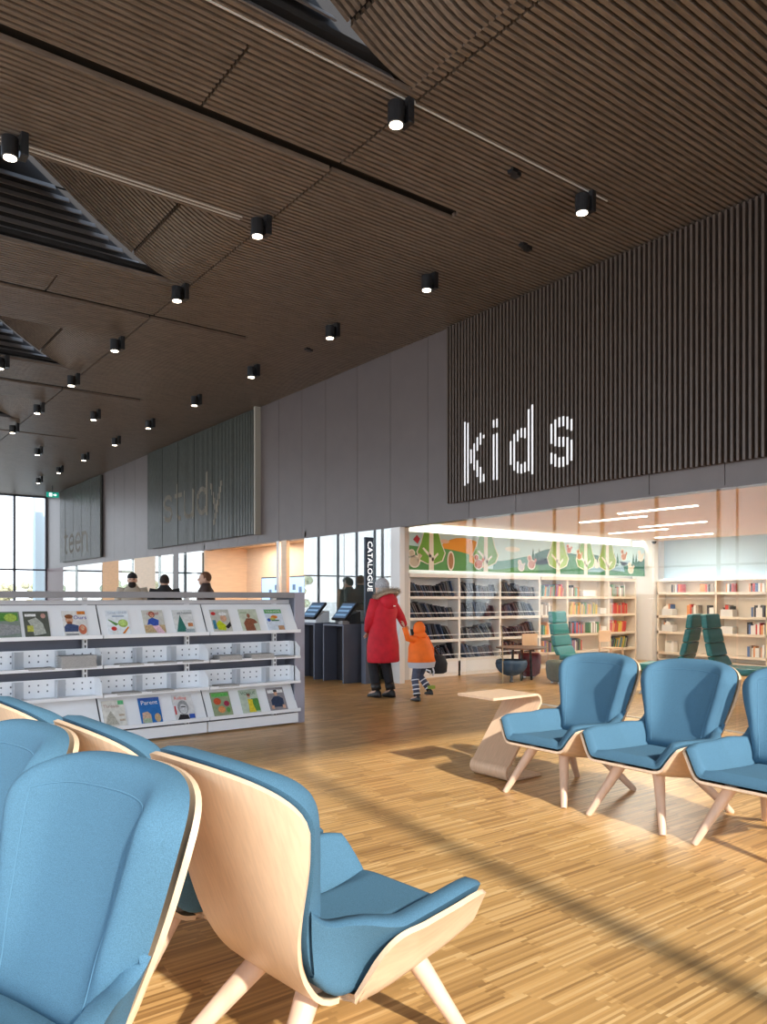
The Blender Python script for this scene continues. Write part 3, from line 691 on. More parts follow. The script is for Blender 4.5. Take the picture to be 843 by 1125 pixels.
magazine(3.985,zb,'grey magazine with a dark haired man in a navy shirt, last in the bottom row',(.30,.28,.30),[('text_block',W_,rect(-.09,.09,.20,.235)),('shirt',(.03,.05,.10),[(-.07,.04),(.07,.04),(.075,.13),(.03,.16),(-.03,.16),(-.07,.12)]),('face',SK,(.0,.195,.022,.028)),('hair',BK,(.0,.222,.024,.014)),('arm',SK,rect(-.08,-.05,.02,.06)),('arm',SK,rect(.05,.08,.02,.06))])
# newspapers and loose issues lying in the trays
pap=mat('paper_stack',(.48,.47,.46),.7,noise=.3,nscale=90,stretch=(1,1,12))
def stack(x,z,w,d,n,label):
    r=empty('paper_stack',(x,7.13,z),0,label,'stack of papers','papers lying in the trays')
    m=MB(); rr=random.Random(int(x*100))
    for q in range(n):
        a=rr.uniform(-.02,.02); M=Matrix.Rotation(a,4,'Z')
        m.box(-w/2+rr.uniform(-.006,.006),w/2+rr.uniform(-.006,.006),-d/2,d/2,q*.008,q*.008+.0065,M)
    m.build('papers',pap,r); return r
stack(1.93,.725,.30,.17,14,'tall stack of grey newspapers in the upper tray at left')
stack(3.40,.725,.24,.17,6,'medium stack of papers in the upper tray of the right bay, left one')
stack(3.76,.725,.26,.17,6,'medium stack of papers in the upper tray of the right bay, right one')
for x,z,l in ((2.40,.725,'thin flat pile of issues in the upper tray, left of the middle bay'),(2.72,.725,'thin flat pile of issues in the upper tray, centre of the middle bay'),(3.00,.725,'thin flat pile of issues in the upper tray, right of the middle bay'),(4.02,.725,'thin flat pile of issues at the right end of the upper tray'),
              (2.38,.460,'thin flat pile of issues in the lower tray, left of the middle bay'),(2.70,.460,'thin flat pile of issues in the lower tray, centre of the middle bay'),(3.38,.460,'thin flat pile of issues in the lower tray of the right bay'),(1.62,.725,'thin flat pile of issues in the upper tray at the far left')):
    stack(x,z,.22,.17,2,l)
# ---------------------------------------------------------------- bent-wood side table
m=MB(); prof=[(-.26,.62),(.20,.62)]
for k in range(9): 
    a=PI/2-k*(PI*.80)/8; prof.append((.20+.05*math.cos(a),.57+.05*math.sin(a)))
for k in range(9):
    a=PI/2+.30+k*(PI*.82)/8; prof.append((-.07+.055*math.cos(a),.0675+.055*math.sin(a)))
prof.append((.25,.0125))
th=.018; L=[];Rr=[]
for i,p in enumerate(prof):
    a=prof[max(i-1,0)];b=prof[min(i+1,len(prof)-1)]; dx,dz=b[0]-a[0],b[1]-a[1]; l=math.hypot(dx,dz); nx,nz=-dz/l,dx/l
    L.append((p[0]+nx*th/2,p[1]+nz*th/2)); Rr.append((p[0]-nx*th/2,p[1]-nz*th/2))
va=[[m.bm.verts.new((q[0],y,q[1])) for q in S_] for y in (-.19,.19) for S_ in (L,Rr)]
for i in range(len(prof)-1):
    for A,B in ((va[0],va[1]),(va[2],va[3]),(va[0],va[2]),(va[1],va[3])): m.bm.faces.new((A[i],A[i+1],B[i+1],B[i]))
for i in (0,-1): m.bm.faces.new((va[0][i],va[1][i],va[3][i],va[2][i]))
st=m.build('side_table',mat('table_ash',(.66,.46,.31),.4,noise=.08,nscale=12,stretch=(1,10,1)),None,smooth=True,loc=(4.20,4.10,0)); st.modifiers.new('e','EDGE_SPLIT').split_angle=.7
tag(st,'low bent-wood Z shaped side table behind the farthest right hand chair','side table')
# ---------------------------------------------------------------- kids room
YB=YK-.0
cream=mat('shelf_white',(.84,.82,.79),.5); creamw=mat('shelf_cream',(.78,.68,.55),.5)
bk1=empty('media_shelving',(0,YB,0),0,'white wall shelving with rows of disc cases in the kids room','shelving')
struct(MB().box(7.86,XK-.1,YB+.38,YB+.42,0,1.80).build('wall_shelf_back',white_m)) if False else None
ZS=[.30,.64,1.02,1.38]
def unit(root,x0,x1,posts,mm,rails):
    MB().box(x0,x1,.28,.31,0,1.72).build('back_panel',mm,root)
    MB().box(x0-.02,x1+.02,-.02,.31,1.70,1.76).build('top_board',mm,root)
    for p in posts: MB().box(p-.025,p+.025,.0,.28,0,1.70).build('upright',mm,root)
    for z in ZS:
        MB().box(x0,x1,-.01,.28,z-.045,z-.0).build('shelf',mm,root)
    if rails:
        for z in ZS: MB().box(x0,x1,-.012,-.004,z+.07,z+.082).build('retaining_rail',wmetal_m,root)
        MB().box(x0,x1,.0,.02,.06,.255).build('kick_panel',wmetal_m,root)
    MB().box(x0,x1,.0,.28,.0,.055).build('plinth',mm,root)
unit(bk1,7.98,11.15,[7.96,9.09,10.10,11.17],cream,True)
bk2=empty('book_shelving',(0,YB,0),0,'cream wall book shelving left of the corner post, under the mural','shelving')
unit(bk2,11.22,14.2,[12.0-.02,13.3,14.22],creamw,False)
# disc cases
UN=['','first','second','third','fourth','fifth','sixth','seventh','eighth','ninth','tenth','eleventh','twelfth','thirteenth','fourteenth','fifteenth','sixteenth','seventeenth','eighteenth','nineteenth','twentieth']
TN={2:'twenty',3:'thirty',4:'forty',5:'fifty'}; CT={2:'twentieth',3:'thirtieth',4:'fortieth',5:'fiftieth'}
def ordinal(n): return UN[n] if n<=20 else (CT[n//10] if n%10==0 else TN[n//10]+'-'+UN[n%10])
casem=[mat('case_%d'%i,c,.35) for i,c in enumerate([(.03,.035,.05),(.05,.06,.09),(.09,.09,.12),(.02,.02,.03),(.06,.09,.16),(.10,.07,.08),(.12,.12,.12)])]
def case_mesh(i):
    m=MB(); m.box(-.0075,.0075,0,.135,0,.19); o=m.build('disc_case',casem[i]); me=o.data; bpy.data.objects.remove(o); return me
cm=[case_mesh(i) for i in range(len(casem))]
rowname=['bottom','second lowest','second highest','top']
bays=[(8.02,9.04,'left'),(9.14,10.05,'middle'),(10.15,11.1,'right')]
RB=random.Random(3)
for zi,z in enumerate(ZS):
    for (a,b,bn) in bays:
        x=a+.10; lean=.5; cnt=0
        while x<b-.02:
            cnt+=1
            if RB.random()<.04: x+=.06
            lean=.25+.45*RB.random() if RB.random()<.3 else lean
            o=bpy.data.objects.new('disc_case',RB.choice(cm)); COL.objects.link(o)
            o.location=(x,YB+.02+.04*RB.random(),z+.004); o.rotation_euler=(0,-lean,0)
            h=1.05+.25*math.sin(x*5+zi*2)+.12*RB.random(); o.scale=(1.6,1,min(h*1.12,1.45))
            tag(o,'dark disc case, %s from left, %s row, %s bay of media shelving'%(ordinal(cnt),rowname[zi],bn),'disc case','disc cases in the %s row, %s bay'%(rowname[zi],bn))
            x+=.048
# books
bcol=[(.55,.06,.05),(.08,.16,.35),(.75,.72,.65),(.12,.28,.12),(.65,.45,.08),(.04,.04,.05),(.45,.20,.10),(.15,.38,.36),(.70,.30,.12),(.35,.30,.25),(.80,.78,.74),(.20,.10,.25)]
bm_=[]
for i,c in enumerate(bcol):
    m=MB(); m.box(-.5,.5,0,.16,0,1); o=m.build('book',mat('book_%d'%i,c,.5)); me=o.data; bpy.data.objects.remove(o)
    me.materials.append(mat('pages',(.75,.72,.66),.7)); me.polygons[3].material_index=1; bm_.append(me)
bmf=[me for me in bm_]
BK_={}
CN=['red','navy','cream','green','ochre','black','brown','teal','orange','taupe','white','purple']
def books(start,end,fixed,axis,z,label,group,zmax,rng,pal=None,lean0=0):
    p=start
    while p<end-.06:
        th_=rng.uniform(.018,.05); h=rng.uniform(.17,min(.27,zmax))
        o=bpy.data.objects.new('book',bmf[rng.choice(pal) if pal else rng.randrange(len(bmf))]); COL.objects.link(o)
        lean=lean0+(rng.uniform(-.05,.05) if lean0 else 0)
        if axis=='x': o.location=(p+th_/2,fixed,z); o.rotation_euler=(0,lean,0)
        else: o.location=(fixed,p+th_/2,z); o.rotation_euler=(0,lean,-PI/2)
        o.scale=(th_,1,h); tag(o,label,'book',group); BK_.setdefault((label,group),[]).append((o,p)); p+=th_+.002
RK=random.Random(11)
warm=[0,0,6,8,0,4,9]; mix=None
clus=[(11.3,11.95,1.38,None,.12,'top'),(12.15,12.40,1.38,None,0,'top'),(13.35-.1+.1,13.95,1.38,[0,9,6,2,3],0,'top'),
      (11.25,11.6,1.02,[2,9,10],0,'second highest'),(12.1,13.0,1.02,[4,4,3,9,8],.06,'second highest'),(13.35,14.0,1.02,warm,.0,'second highest'),
      (12.05,12.6,.64,[1,5,0,9],0,'second lowest'),(12.7,13.1,.64,[3,9,10,8],0,'second lowest'),(13.35,13.95,.64,warm,.18,'second lowest'),
      (12.05,12.5,.30,None,0,'bottom'),(13.35,14.0,.30,[5,9,4,1,3],.3,'bottom'),(11.3,11.8,.64,None,0,'second lowest'),(11.3,11.9,.30,None,0,'bottom')]
for i,(a,b,z,pal,ln,rn) in enumerate(clus):
    side='left' if a<12 else ('middle' if a<13.2 else 'right')
    books(a,b,YB+.03,'x',z+.002,'%s board, %s part of the wall shelving'%(rn,side),'books on the %s board, %s part'%(rn,side),.25,RK,pal,ln)
def bin_(x0,x1,z,lb):
    tag(MB().box(x0,x1,YB+.03,YB+.22,z,z+.12).build('white_bin',cream,None,bevel=.006),lb,'box')
bin_(12.5,12.9,1.384,'white box on the top board of the cream book shelving')
bin_(13.05,13.25,1.024,'white box on the second board of the cream book shelving')
bin_(13.1,13.26,.644,'white box on the third board of the cream book shelving')
tag(MB().cyl((13.12-.0,YB+.06,1.16),(13.12,YB+.075,1.16),.14,.14,20).build('display_book',mat('teal_cover',(.10,.45,.38),.5)),'round teal picture book facing out on the cream shelving','book') if False else None
# mural
mu=empty('mural_panel',(0,YB,1.82),0,'long illustrated woodland mural above the kids room shelving','mural')
X0m,X1m,Hm=7.77,14.51,.63
sky=mat('mural_sky',(.55,.78,.82),.6)
MB().box(X0m,X1m,-.02,.02,0,Hm).build('backing',sky,mu)
def flat(nm,c,pts,lv):
    m=MB(); m.prism([(u,-.02-.0016*lv,v) for u,v in pts],(0,-.0016,0)); return m.build(nm,mat('mural_%s'%str(c),c,.6),mu)
def clipv(v): return max(0,min(Hm,v))
def hill(x0,x1,f,c,lv): 
    n=26; flat('hill',c,[(x0,0)]+[(x0+(x1-x0)*k/n,clipv(f(x0+(x1-x0)*k/n))) for k in range(n+1)]+[(x1,0)],lv)
gr1=(.10,.34,.10);gr2=(.05,.22,.10);gr3=(.03,.16,.12)
def ellp(cx,cy,rx,ry,n=24,a0=0,a1=360): return [(cx+rx*math.cos(math.radians(a0+(a1-a0)*k/n)),clipv(cy+ry*math.sin(math.radians(a0+(a1-a0)*k/n)))) for k in range(n if a1-a0>=360 else n+1)]
hill(11.0,14.51,lambda x:.36+.10*math.sin((x-11)*1.7)+.05*math.sin(x*4),gr3,0)
hill(9.9,11.4,lambda x:.26+.06*math.sin(x*3),(.12,.34,.30),0)
flat('sun',(.85,.36,.03),ellp(9.16,.24,.62,.34),1)
hill(X0m,9.3,lambda x:.45-.16*(x-7.77)/1.5+.03*math.sin(x*3),gr1,2)
hill(9.0,12.0,lambda x:.10+.12*math.exp(-(x-9.0)**2/.25)+.06*math.sin(x*2.4),gr1,2.4)
hill(11.1,12.6,lambda x:.12+.26*math.exp(-(x-12.0)**2/.3),gr2,2.7)
hill(12.2,14.51,lambda x:.12+.05*math.sin(x*5),gr2,3)
flat('pond',(.30,.50,.62),[(12.55,.10),(12.75,.19),(13.1,.20),(13.2,.12),(13.0,.06),(12.6,.06)],4)
flat('pond',(.30,.50,.62),[(13.3,.12),(13.6,.22),(13.95,.27),(13.6,.30),(14.0,.32),(13.75,.2),(13.8,.08)],4)
flat('cloud',(.8,.85,.82),ellp(10.4,.43,.2,.05),1)
flat('cloud',(.80,.55,.40),ellp(8.72,.50,.11,.035),3)
white=(.85,.82,.72)
for k,(tx,s,cc) in enumerate([(8.42,1.0,(.17,.42,.05)),(10.37-.0,1.0,(.18,.42,.08)),(11.66,1.0,(.32,.52,.12)),(12.5,.95,(.20,.42,.10)),(13.2,.95,(.30,.48,.12))]):
    if k==1: tx=9.70
    w_=.30
    crown=[(tx-.16*s,Hm),(tx-.22*s,.45),(tx-.30*s,.30),(tx-.24*s,.17),(tx-.08*s,.11),(tx+.08*s,.11),(tx+.24*s,.17),(tx+.30*s,.30),(tx+.22*s,.45),(tx+.16*s,Hm)]
    flat('tree_outline',white,[(tx+(u-tx)*1.09,v-(.012 if v<.3 else 0)) for u,v in crown],5)
    flat('tree_crown',cc,crown,6)
    flat('tree_trunk',white,[(tx-.055,0),(tx-.045,Hm),(tx+.045,Hm),(tx+.055,0)],7)
    flat('branch',white,[(tx-.02,.20),(tx-.20,.36),(tx-.17,.38),(tx,.25)],7)
    flat('branch',white,[(tx+.02,.14),(tx+.16,.27),(tx+.14,.30),(tx,.19)],7)
def animal(nm,x,y,c,s=1):
    body=ellp(x,y,.10*s,.085*s,14); flat(nm+'_outline',white,ellp(x,y,.125*s,.11*s,14)+[],8)
    flat(nm+'_body',c,body,9); flat(nm+'_outline',white,ellp(x-.06*s,y+.13*s,.075*s,.07*s,12),8)
    flat(nm+'_head',c,ellp(x-.06*s,y+.13*s,.052*s,.05*s,12),9); flat(nm+'_tail',c,[(x+.06*s,y-.02),(x+.17*s,y+.10*s),(x+.10*s,y+.14*s)],9)
animal('rabbit',8.05,.14,(.62,.55,.42)); animal('fox',10.52-1.0,.13,(.55,.13,.04),.9)
animal('bird',10.62,.10,(.6,.62,.66),.7); animal('bear',10.90,.16,(.55,.28,.22),.9); animal('bird',11.98,.47,(.55,.14,.08),.6)
animal('owl',13.75,.40,(.5,.22,.10),.8); animal('sheep',12.85,.20,(.75,.75,.70),.6); animal('duck',14.0,.13,(.75,.65,.5),.8); animal('squirrel',12.3,.36,(.45,.22,.08),.7); animal('stork',14.35,.40,(.8,.75,.65),.8)
flat('bear_outline',white,ellp(8.86,.17,.085,.17),8); flat('standing_bear',(.40,.20,.08),ellp(8.86,.17,.055,.14),9)
flat('kite',(.45,.03,.05),[(8.10,.58),(8.02,.50),(8.12,.43),(8.17,.52)],8)
for x in (10.95,11.12,12.6,13.45,13.55,14.1,14.2): flat('fir',gr3,[(x-.05,.25),(x+.05,.25),(x,.48)],4)
# cove light over the mural
cv=empty('cove_light',((X0m+X1m)/2,YB-.02,ZK+.02),0,'long bright cove light strip above the mural','ceiling light')
MB().box(-3.3,3.3,.10,.16,.15,.17).build('strip',mat('strip_kids',(1,.95,.85),.5,emit=(1,.93,.80),es=6),cv)
area('cove_glow',(0,.10,.12),6.6,.08,(-.25,0,0),22,(1,.9,.76),cv)
# ceiling strip lights
smm=mat('strip_kids',(1,.95,.85),.5)
protoS=None
for i,(x,y) in enumerate([(9.58,6.3),(10.2,7.5),(11.7,7.4),(12.4,8.55),(14.0,8.6)]):
    lb='bright ceiling strip light of the kids room, %s'%['nearest to the glass front','nearest to the mural on the left','middle right one','left one of the far pair','farthest one near the corner post'][i]
    r=empty('ceiling_strip_light',(x,y,ZK),0,lb,'ceiling light','strip lights of the kids room ceiling')
    MB().box(-.03,.03,-.62,.62,-.012,0).build('diffuser',smm,r)
    area('strip_glow',(0,0,-.03),.2,1.2,(0,0,0),(34,28,28,20,18)[i],(1,.88,.72),r)
def label_books(rev):
    for (lb,g),L in BK_.items():
        L.sort(key=lambda t:-t[1] if rev else t[1])
        for n,(o,p) in enumerate(L):
            c=CN[bmf.index(o.data)]; o['label']='%s book, %s from left, %s'%(c,ordinal(n+1),lb)
    BK_.clear()
label_books(False)
dm=empty('security_camera',(14.55,9.62,ZK),0,'small black dome security camera at the ceiling by the corner post','camera')
MB().cyl((0,0,-.03),(0,0,0),.06,.06,16).build('mount',white_m,dm); MB().ell((0,0,-.04),.05,.05,.05).build('dome',black_m,dm,smooth=True)
# side wall book case (runs along Y at X=14.65)
struct(MB().box(XK+.32,XK+.36,YN,YK-.2,0,ZK).build('wall_blue',mat('pale_blue_wall',(.42,.58,.70),.6)),'pale blue wall above the side bookcase')
bk3=empty('side_bookcase',(XK,0,0),0,'long cream bookcase under the pale blue wall','shelving')
Z3=[.20,.64,.98,1.47]
MB().box(.28,.31,5.2,9.62,0,1.72).build('back_panel',creamw,bk3)
MB().box(.05,.31,5.2,9.62,1.70,1.73).build('top_board',cream,bk3)
for p in (5.2,6.2,7.25,8.28,9.6): MB().box(0,.28,p-.02,p+.02,0,1.70).build('upright',creamw,bk3)
for z in Z3: MB().box(-.0,.28,5.2,9.62,z-.05,z).build('shelf',creamw,bk3)
MB().box(0.0,.28,5.2,9.62,0,.05).build('plinth',creamw,bk3)
smw=mat('strip_soft',(1,.97,.9),.5,emit=(1,.97,.9),es=2.2)
cvl=empty('shelf_light',(XK+.22,7.4,1.74),0,'bright white light line along the top of the side bookcase','light strip')
MB().box(-.02,.04,-2.2,2.2,0,.02).build('strip',smw,cvl)
RS=random.Random(23); rn3=['bottom','third','second','top']
for zi,z in enumerate(Z3):
    for bi,(a,b) in enumerate(((7.29,8.24),(8.32,9.56),(6.24,7.2))):
        p=a+.02
        while p<b-.2:
            L_=RS.uniform(.15,.38)
            books(p,min(b-.02,p+L_),XK+.03,'y',z+.002,'%s shelf, %s section of the side bookcase'%(rn3[zi],['middle','corner','near'][bi]),'books on the %s shelf, %s section of the side bookcase'%(rn3[zi],['middle','corner','near'][bi]),.16 if zi==3 else .25,RS,[2,10,0,9,5,1,8,10],0)
            p+=L_+RS.uniform(.08,.4)
        if zi in (1,2):
            tag(MB().box(XK+.02,XK+.2,b-.30,b-.05,z+.001,z+.14).build('clear_bin',mat('bin_white',(.70,.70,.68),.3)),'pale bin on the %s shelf of the side bookcase, %s section'%(rn3[zi],['middle','corner','near'][bi]),'box')
label_books(True)
# teal high back chairs
def teal_chair(label):
    r=empty('high_back_chair',(0,0,0),0,label,'chair','teal high back chairs in the kids room')
    # facing +x. segmented back
    segs=[((-.20,.42),(-.27,.56)),((-.27,.565),(-.31,.74)),((-.31,.745),(-.345,.93)),((-.345,.935),(-.37,1.13))]
    for (a,b) in segs:
        m=MB(); m.prism([(a[0],-.27,a[1]),(b[0],-.25,b[1]),(b[0]-.07,-.25,b[1]),(a[0]-.07,-.27,a[1])],(0,.0,0)) if False else None
        w0=.30-.06*(a[1]-.4); w1=.30-.06*(b[1]-.4)
        m.bm.free() if False else None
        m=MB(); vs=[m.bm.verts.new(v) for v in ((a[0],-w0,a[1]),(a[0],w0,a[1]),(a[0]-.08,w0,a[1]),(a[0]-.08,-w0,a[1]),(b[0],-w1,b[1]),(b[0],w1,b[1]),(b[0]-.08,w1,b[1]),(b[0]-.08,-w1,b[1]))]
        for f in ((0,1,2,3),(7,6,5,4),(0,4,5,1),(1,5,6,2),(2,6,7,3),(3,7,4,0)): m.bm.faces.new([vs[i] for i in f])
        m.build('back_pad',teal_m,r,bevel=.022,segs=3)
    MB().box(-.24,.32,-.27,.27,.33,.43).build('seat',teal_m,r,bevel=.03,segs=3)
    MB().prism([(.30,-.25,.40),(.34,-.25,.36),(.42,-.25,.22),(.37,-.25,.22)],(0,.5,0)).build('leg_rest',teal_m,r,bevel=.012)
    for fx,fy in ((.28,.24),(.28,-.24),(-.30,.24),(-.30,-.24)):
        MB().tube([(fx*.4,fy*.4,.34),(fx,fy,.0)],.010,8).build('leg',wmetal_m,r)
    return r
tcx=teal_chair('teal high back chair standing beside the round table in the kids room')
tcx.location=(10.06,8.02,0); tcx.rotation_euler=(0,0,math.radians(-77))
copytree(tcx,None,(9.71,6.24,0),math.radians(105),'teal high back chair seen from its side, left one of the back-to-back pair')
copytree(tcx,None,(10.0,5.29,0),math.radians(-80),'teal high back chair with its padded back toward the camera, right one of the pair')
# round table and stools
rt=empty('round_table',(9.42,8.70,0),0,'low round brown table in the kids room','table')
MB().cyl((0,0,.52),(0,0,.545),.42,.42,36).build('tabletop',mat('table_brown',(.16,.10,.07),.4),rt,bevel=.004)
for a in (0,90,180,270):
    c,s=math.cos(math.radians(a+40)),math.sin(math.radians(a+40)); MB().tube([(c*.14,s*.14,.52),(c*.16,s*.16,0)],.02,8).build('leg',black_m,rt)
def tub(x,y,r0,r1,h,c,lb,nm='upholstered_stool'):
    m=MB(); m.loft([((0,0,.03),r0*.6,r0*.6,0),((0,0,.08),r0,r0,0),((0,0,h*.6),r1,r1,0),((0,0,h-.03),r1*.98,r1*.98,0),((0,0,h),r1*.85,r1*.85,0)],24)
    r=empty(nm,(x,y,0),0,lb,'stool'); m.build('seat',mat('tub_%s'%str(c),c,.8,noise=.5,nscale=60),r,smooth=True)
    for q in range(3): MB().cyl((r0*.5*math.cos(q*2.1),r0*.5*math.sin(q*2.1),0),(r0*.5*math.cos(q*2.1),r0*.5*math.sin(q*2.1),.05),.02).build('foot',wmetal_m,r)
# blue dotted shell chair with a bent metal frame
bc=empty('shell_chair',(9.02,8.55,0),0,'dark blue dotted shell seat hung on a thin bent metal frame','chair')
m=MB(); m.ell((0,0,.30),.27,.24,.20); 
for v in m.bm.verts:
    if v.co.z>.36: v.co.z=.36-(v.co.z-.36)*.5
m.build('seat',mat('blue_dots',(.03,.07,.13),.7,noise=.8,nscale=70),bc,smooth=True)
MB().tube([(-.26,-.06,.0),(-.26,-.06,.5),(-.27,-.06,.72),(-.30,-.06,.92)],.008,8).tube([(-.26,-.06,.48),(-.10,.18,.48),(.14,.2,.2),(.16,.22,0)],.008,8).build('frame',mat('brass_wire',(.55,.45,.30),.3,metal=.5),bc)
MB().cyl((0,0,0),(0,0,.12),.03,.02).build('pedestal',black_m,bc)
tub(9.78,8.85,.17,.19,.42,(.20,.02,.03),'dark red stool under the round table')
tub(9.50,8.02,.16,.18,.36,(.09,.10,.07),'dark olive stool in front of the teal chair')
wc=empty('wooden_chair',(10.15,9.05,0),math.radians(-100),'small pale wooden chair behind the round table','chair')
MB().box(-.17,.17,-.17,.17,.38,.40).build('seat',ply_m,wc,bevel=.008); MB().box(-.17,-.15,-.17,.17,.50,.72).build('backrest',ply_m,wc,bevel=.008)
for fx,fy in ((.15,.15),(.15,-.15),(-.15,.15),(-.15,-.15)): MB().cyl((fx,fy,0),(fx,fy,.38 if fx>0 else .52),.012).build('leg',ply_m,wc)
wc2=empty('wooden_chair',(12.35,9.1,0),math.radians(-95),'small pale wooden chair in front of the cream book shelving','chair')
for ch_ in [x for x in bpy.data.objects if x.parent==wc]: copytree(ch_,wc2)
# ---------------------------------------------------------------- outside
tg=mat('far_foliage',(.35,.33,.20),.9,noise=.5,nscale=3); tg2=mat('far_foliage_green',(.28,.33,.22),.9,noise=.5,nscale=3)
RT=random.Random(5)
for i in range(14):
    x=-22+i*4.2+RT.uniform(-.6,.6); y=62+(i%2)*7; h=RT.uniform(2.4,4.2)
    r=empty('far_tree',(x,y,-.3),0,'pale hazy tree beyond the end window, %s from the left'%ordinal(i+1),'tree','trees beyond the end window')
    MB().cyl((0,0,0),(0,0,h*.5),.12,.08,8).build('trunk',mat('bark',(.16,.13,.10),.9),r)
    m=MB()
    for q in range(26):
        a=RT.uniform(0,6.28); rr=RT.uniform(0,h*.32); m.ell((rr*math.cos(a),rr*math.sin(a),h*.55+RT.uniform(-.25,.4)*h),h*.13,h*.13,h*.11,None,7,5)
    m.build('crown',RT.choice((tg,tg2)),r)
struct(MB().box(7.35,7.85,33.0,33.5,-.3,6.2).build('outside_column',mat('pale_column',(.60,.70,.74),.6)),'pale round column outside the end window')
# ---------------------------------------------------------------- people
def skin_mesh(verts,edges,root_i=0,sub=2):
    me=bpy.data.meshes.new('tmp'); me.from_pydata([v[0] for v in verts],edges,[]); o=bpy.data.objects.new('tmp',me); COL.objects.link(o)
    o.modifiers.new('s','SKIN'); 
    for i,v in enumerate(verts): 
        r=v[1]; me.skin_vertices[0].data[i].radius=(r,r) if not isinstance(r,tuple) else r
        me.skin_vertices[0].data[i].use_root=(i==root_i)
    s=o.modifiers.new('u','SUBSURF'); s.levels=sub; s.render_levels=sub
    bpy.context.view_layer.update()
    m2=bpy.data.meshes.new_from_object(o.evaluated_get(bpy.context.evaluated_depsgraph_get())); bpy.data.objects.remove(o)
    return m2
def hand(mb,wrist,direction,palm_n,s=1.0,curl=.5):
    """palm and five bent fingers"""
    d=Vector(direction).normalized(); n=Vector(palm_n); n=(n-d*n.dot(d)).normalized(); sd=d.cross(n)
    w_=Vector(wrist); pc=w_+d*.05*s
    M=Matrix((sd,n,d)).transposed().to_4x4()
    mb.ell(pc,.040*s,.016*s,.052*s,M,12,8)
    for k,(off,ln) in enumerate(((-.030,.068),(-.010,.078),(.010,.074),(.030,.058))):
        b=w_+d*.088*s+sd*off*s; p1=b+(d*.55+n*.15*curl)*ln*s*.9; p2=p1+(d*(.45-.35*curl)+n*.5*curl)*ln*s*.8
        mb.tube([b-d*.02*s,b,p1,p2],[.010*s,.0095*s,.0085*s,.006*s],8)
    b=w_+d*.03*s-sd*.035*s; mb.tube([b,b-sd*.02*s+d*.025*s,b-sd*.022*s+d*.055*s+n*.015*s],[.012*s,.011*s,.008*s],8)
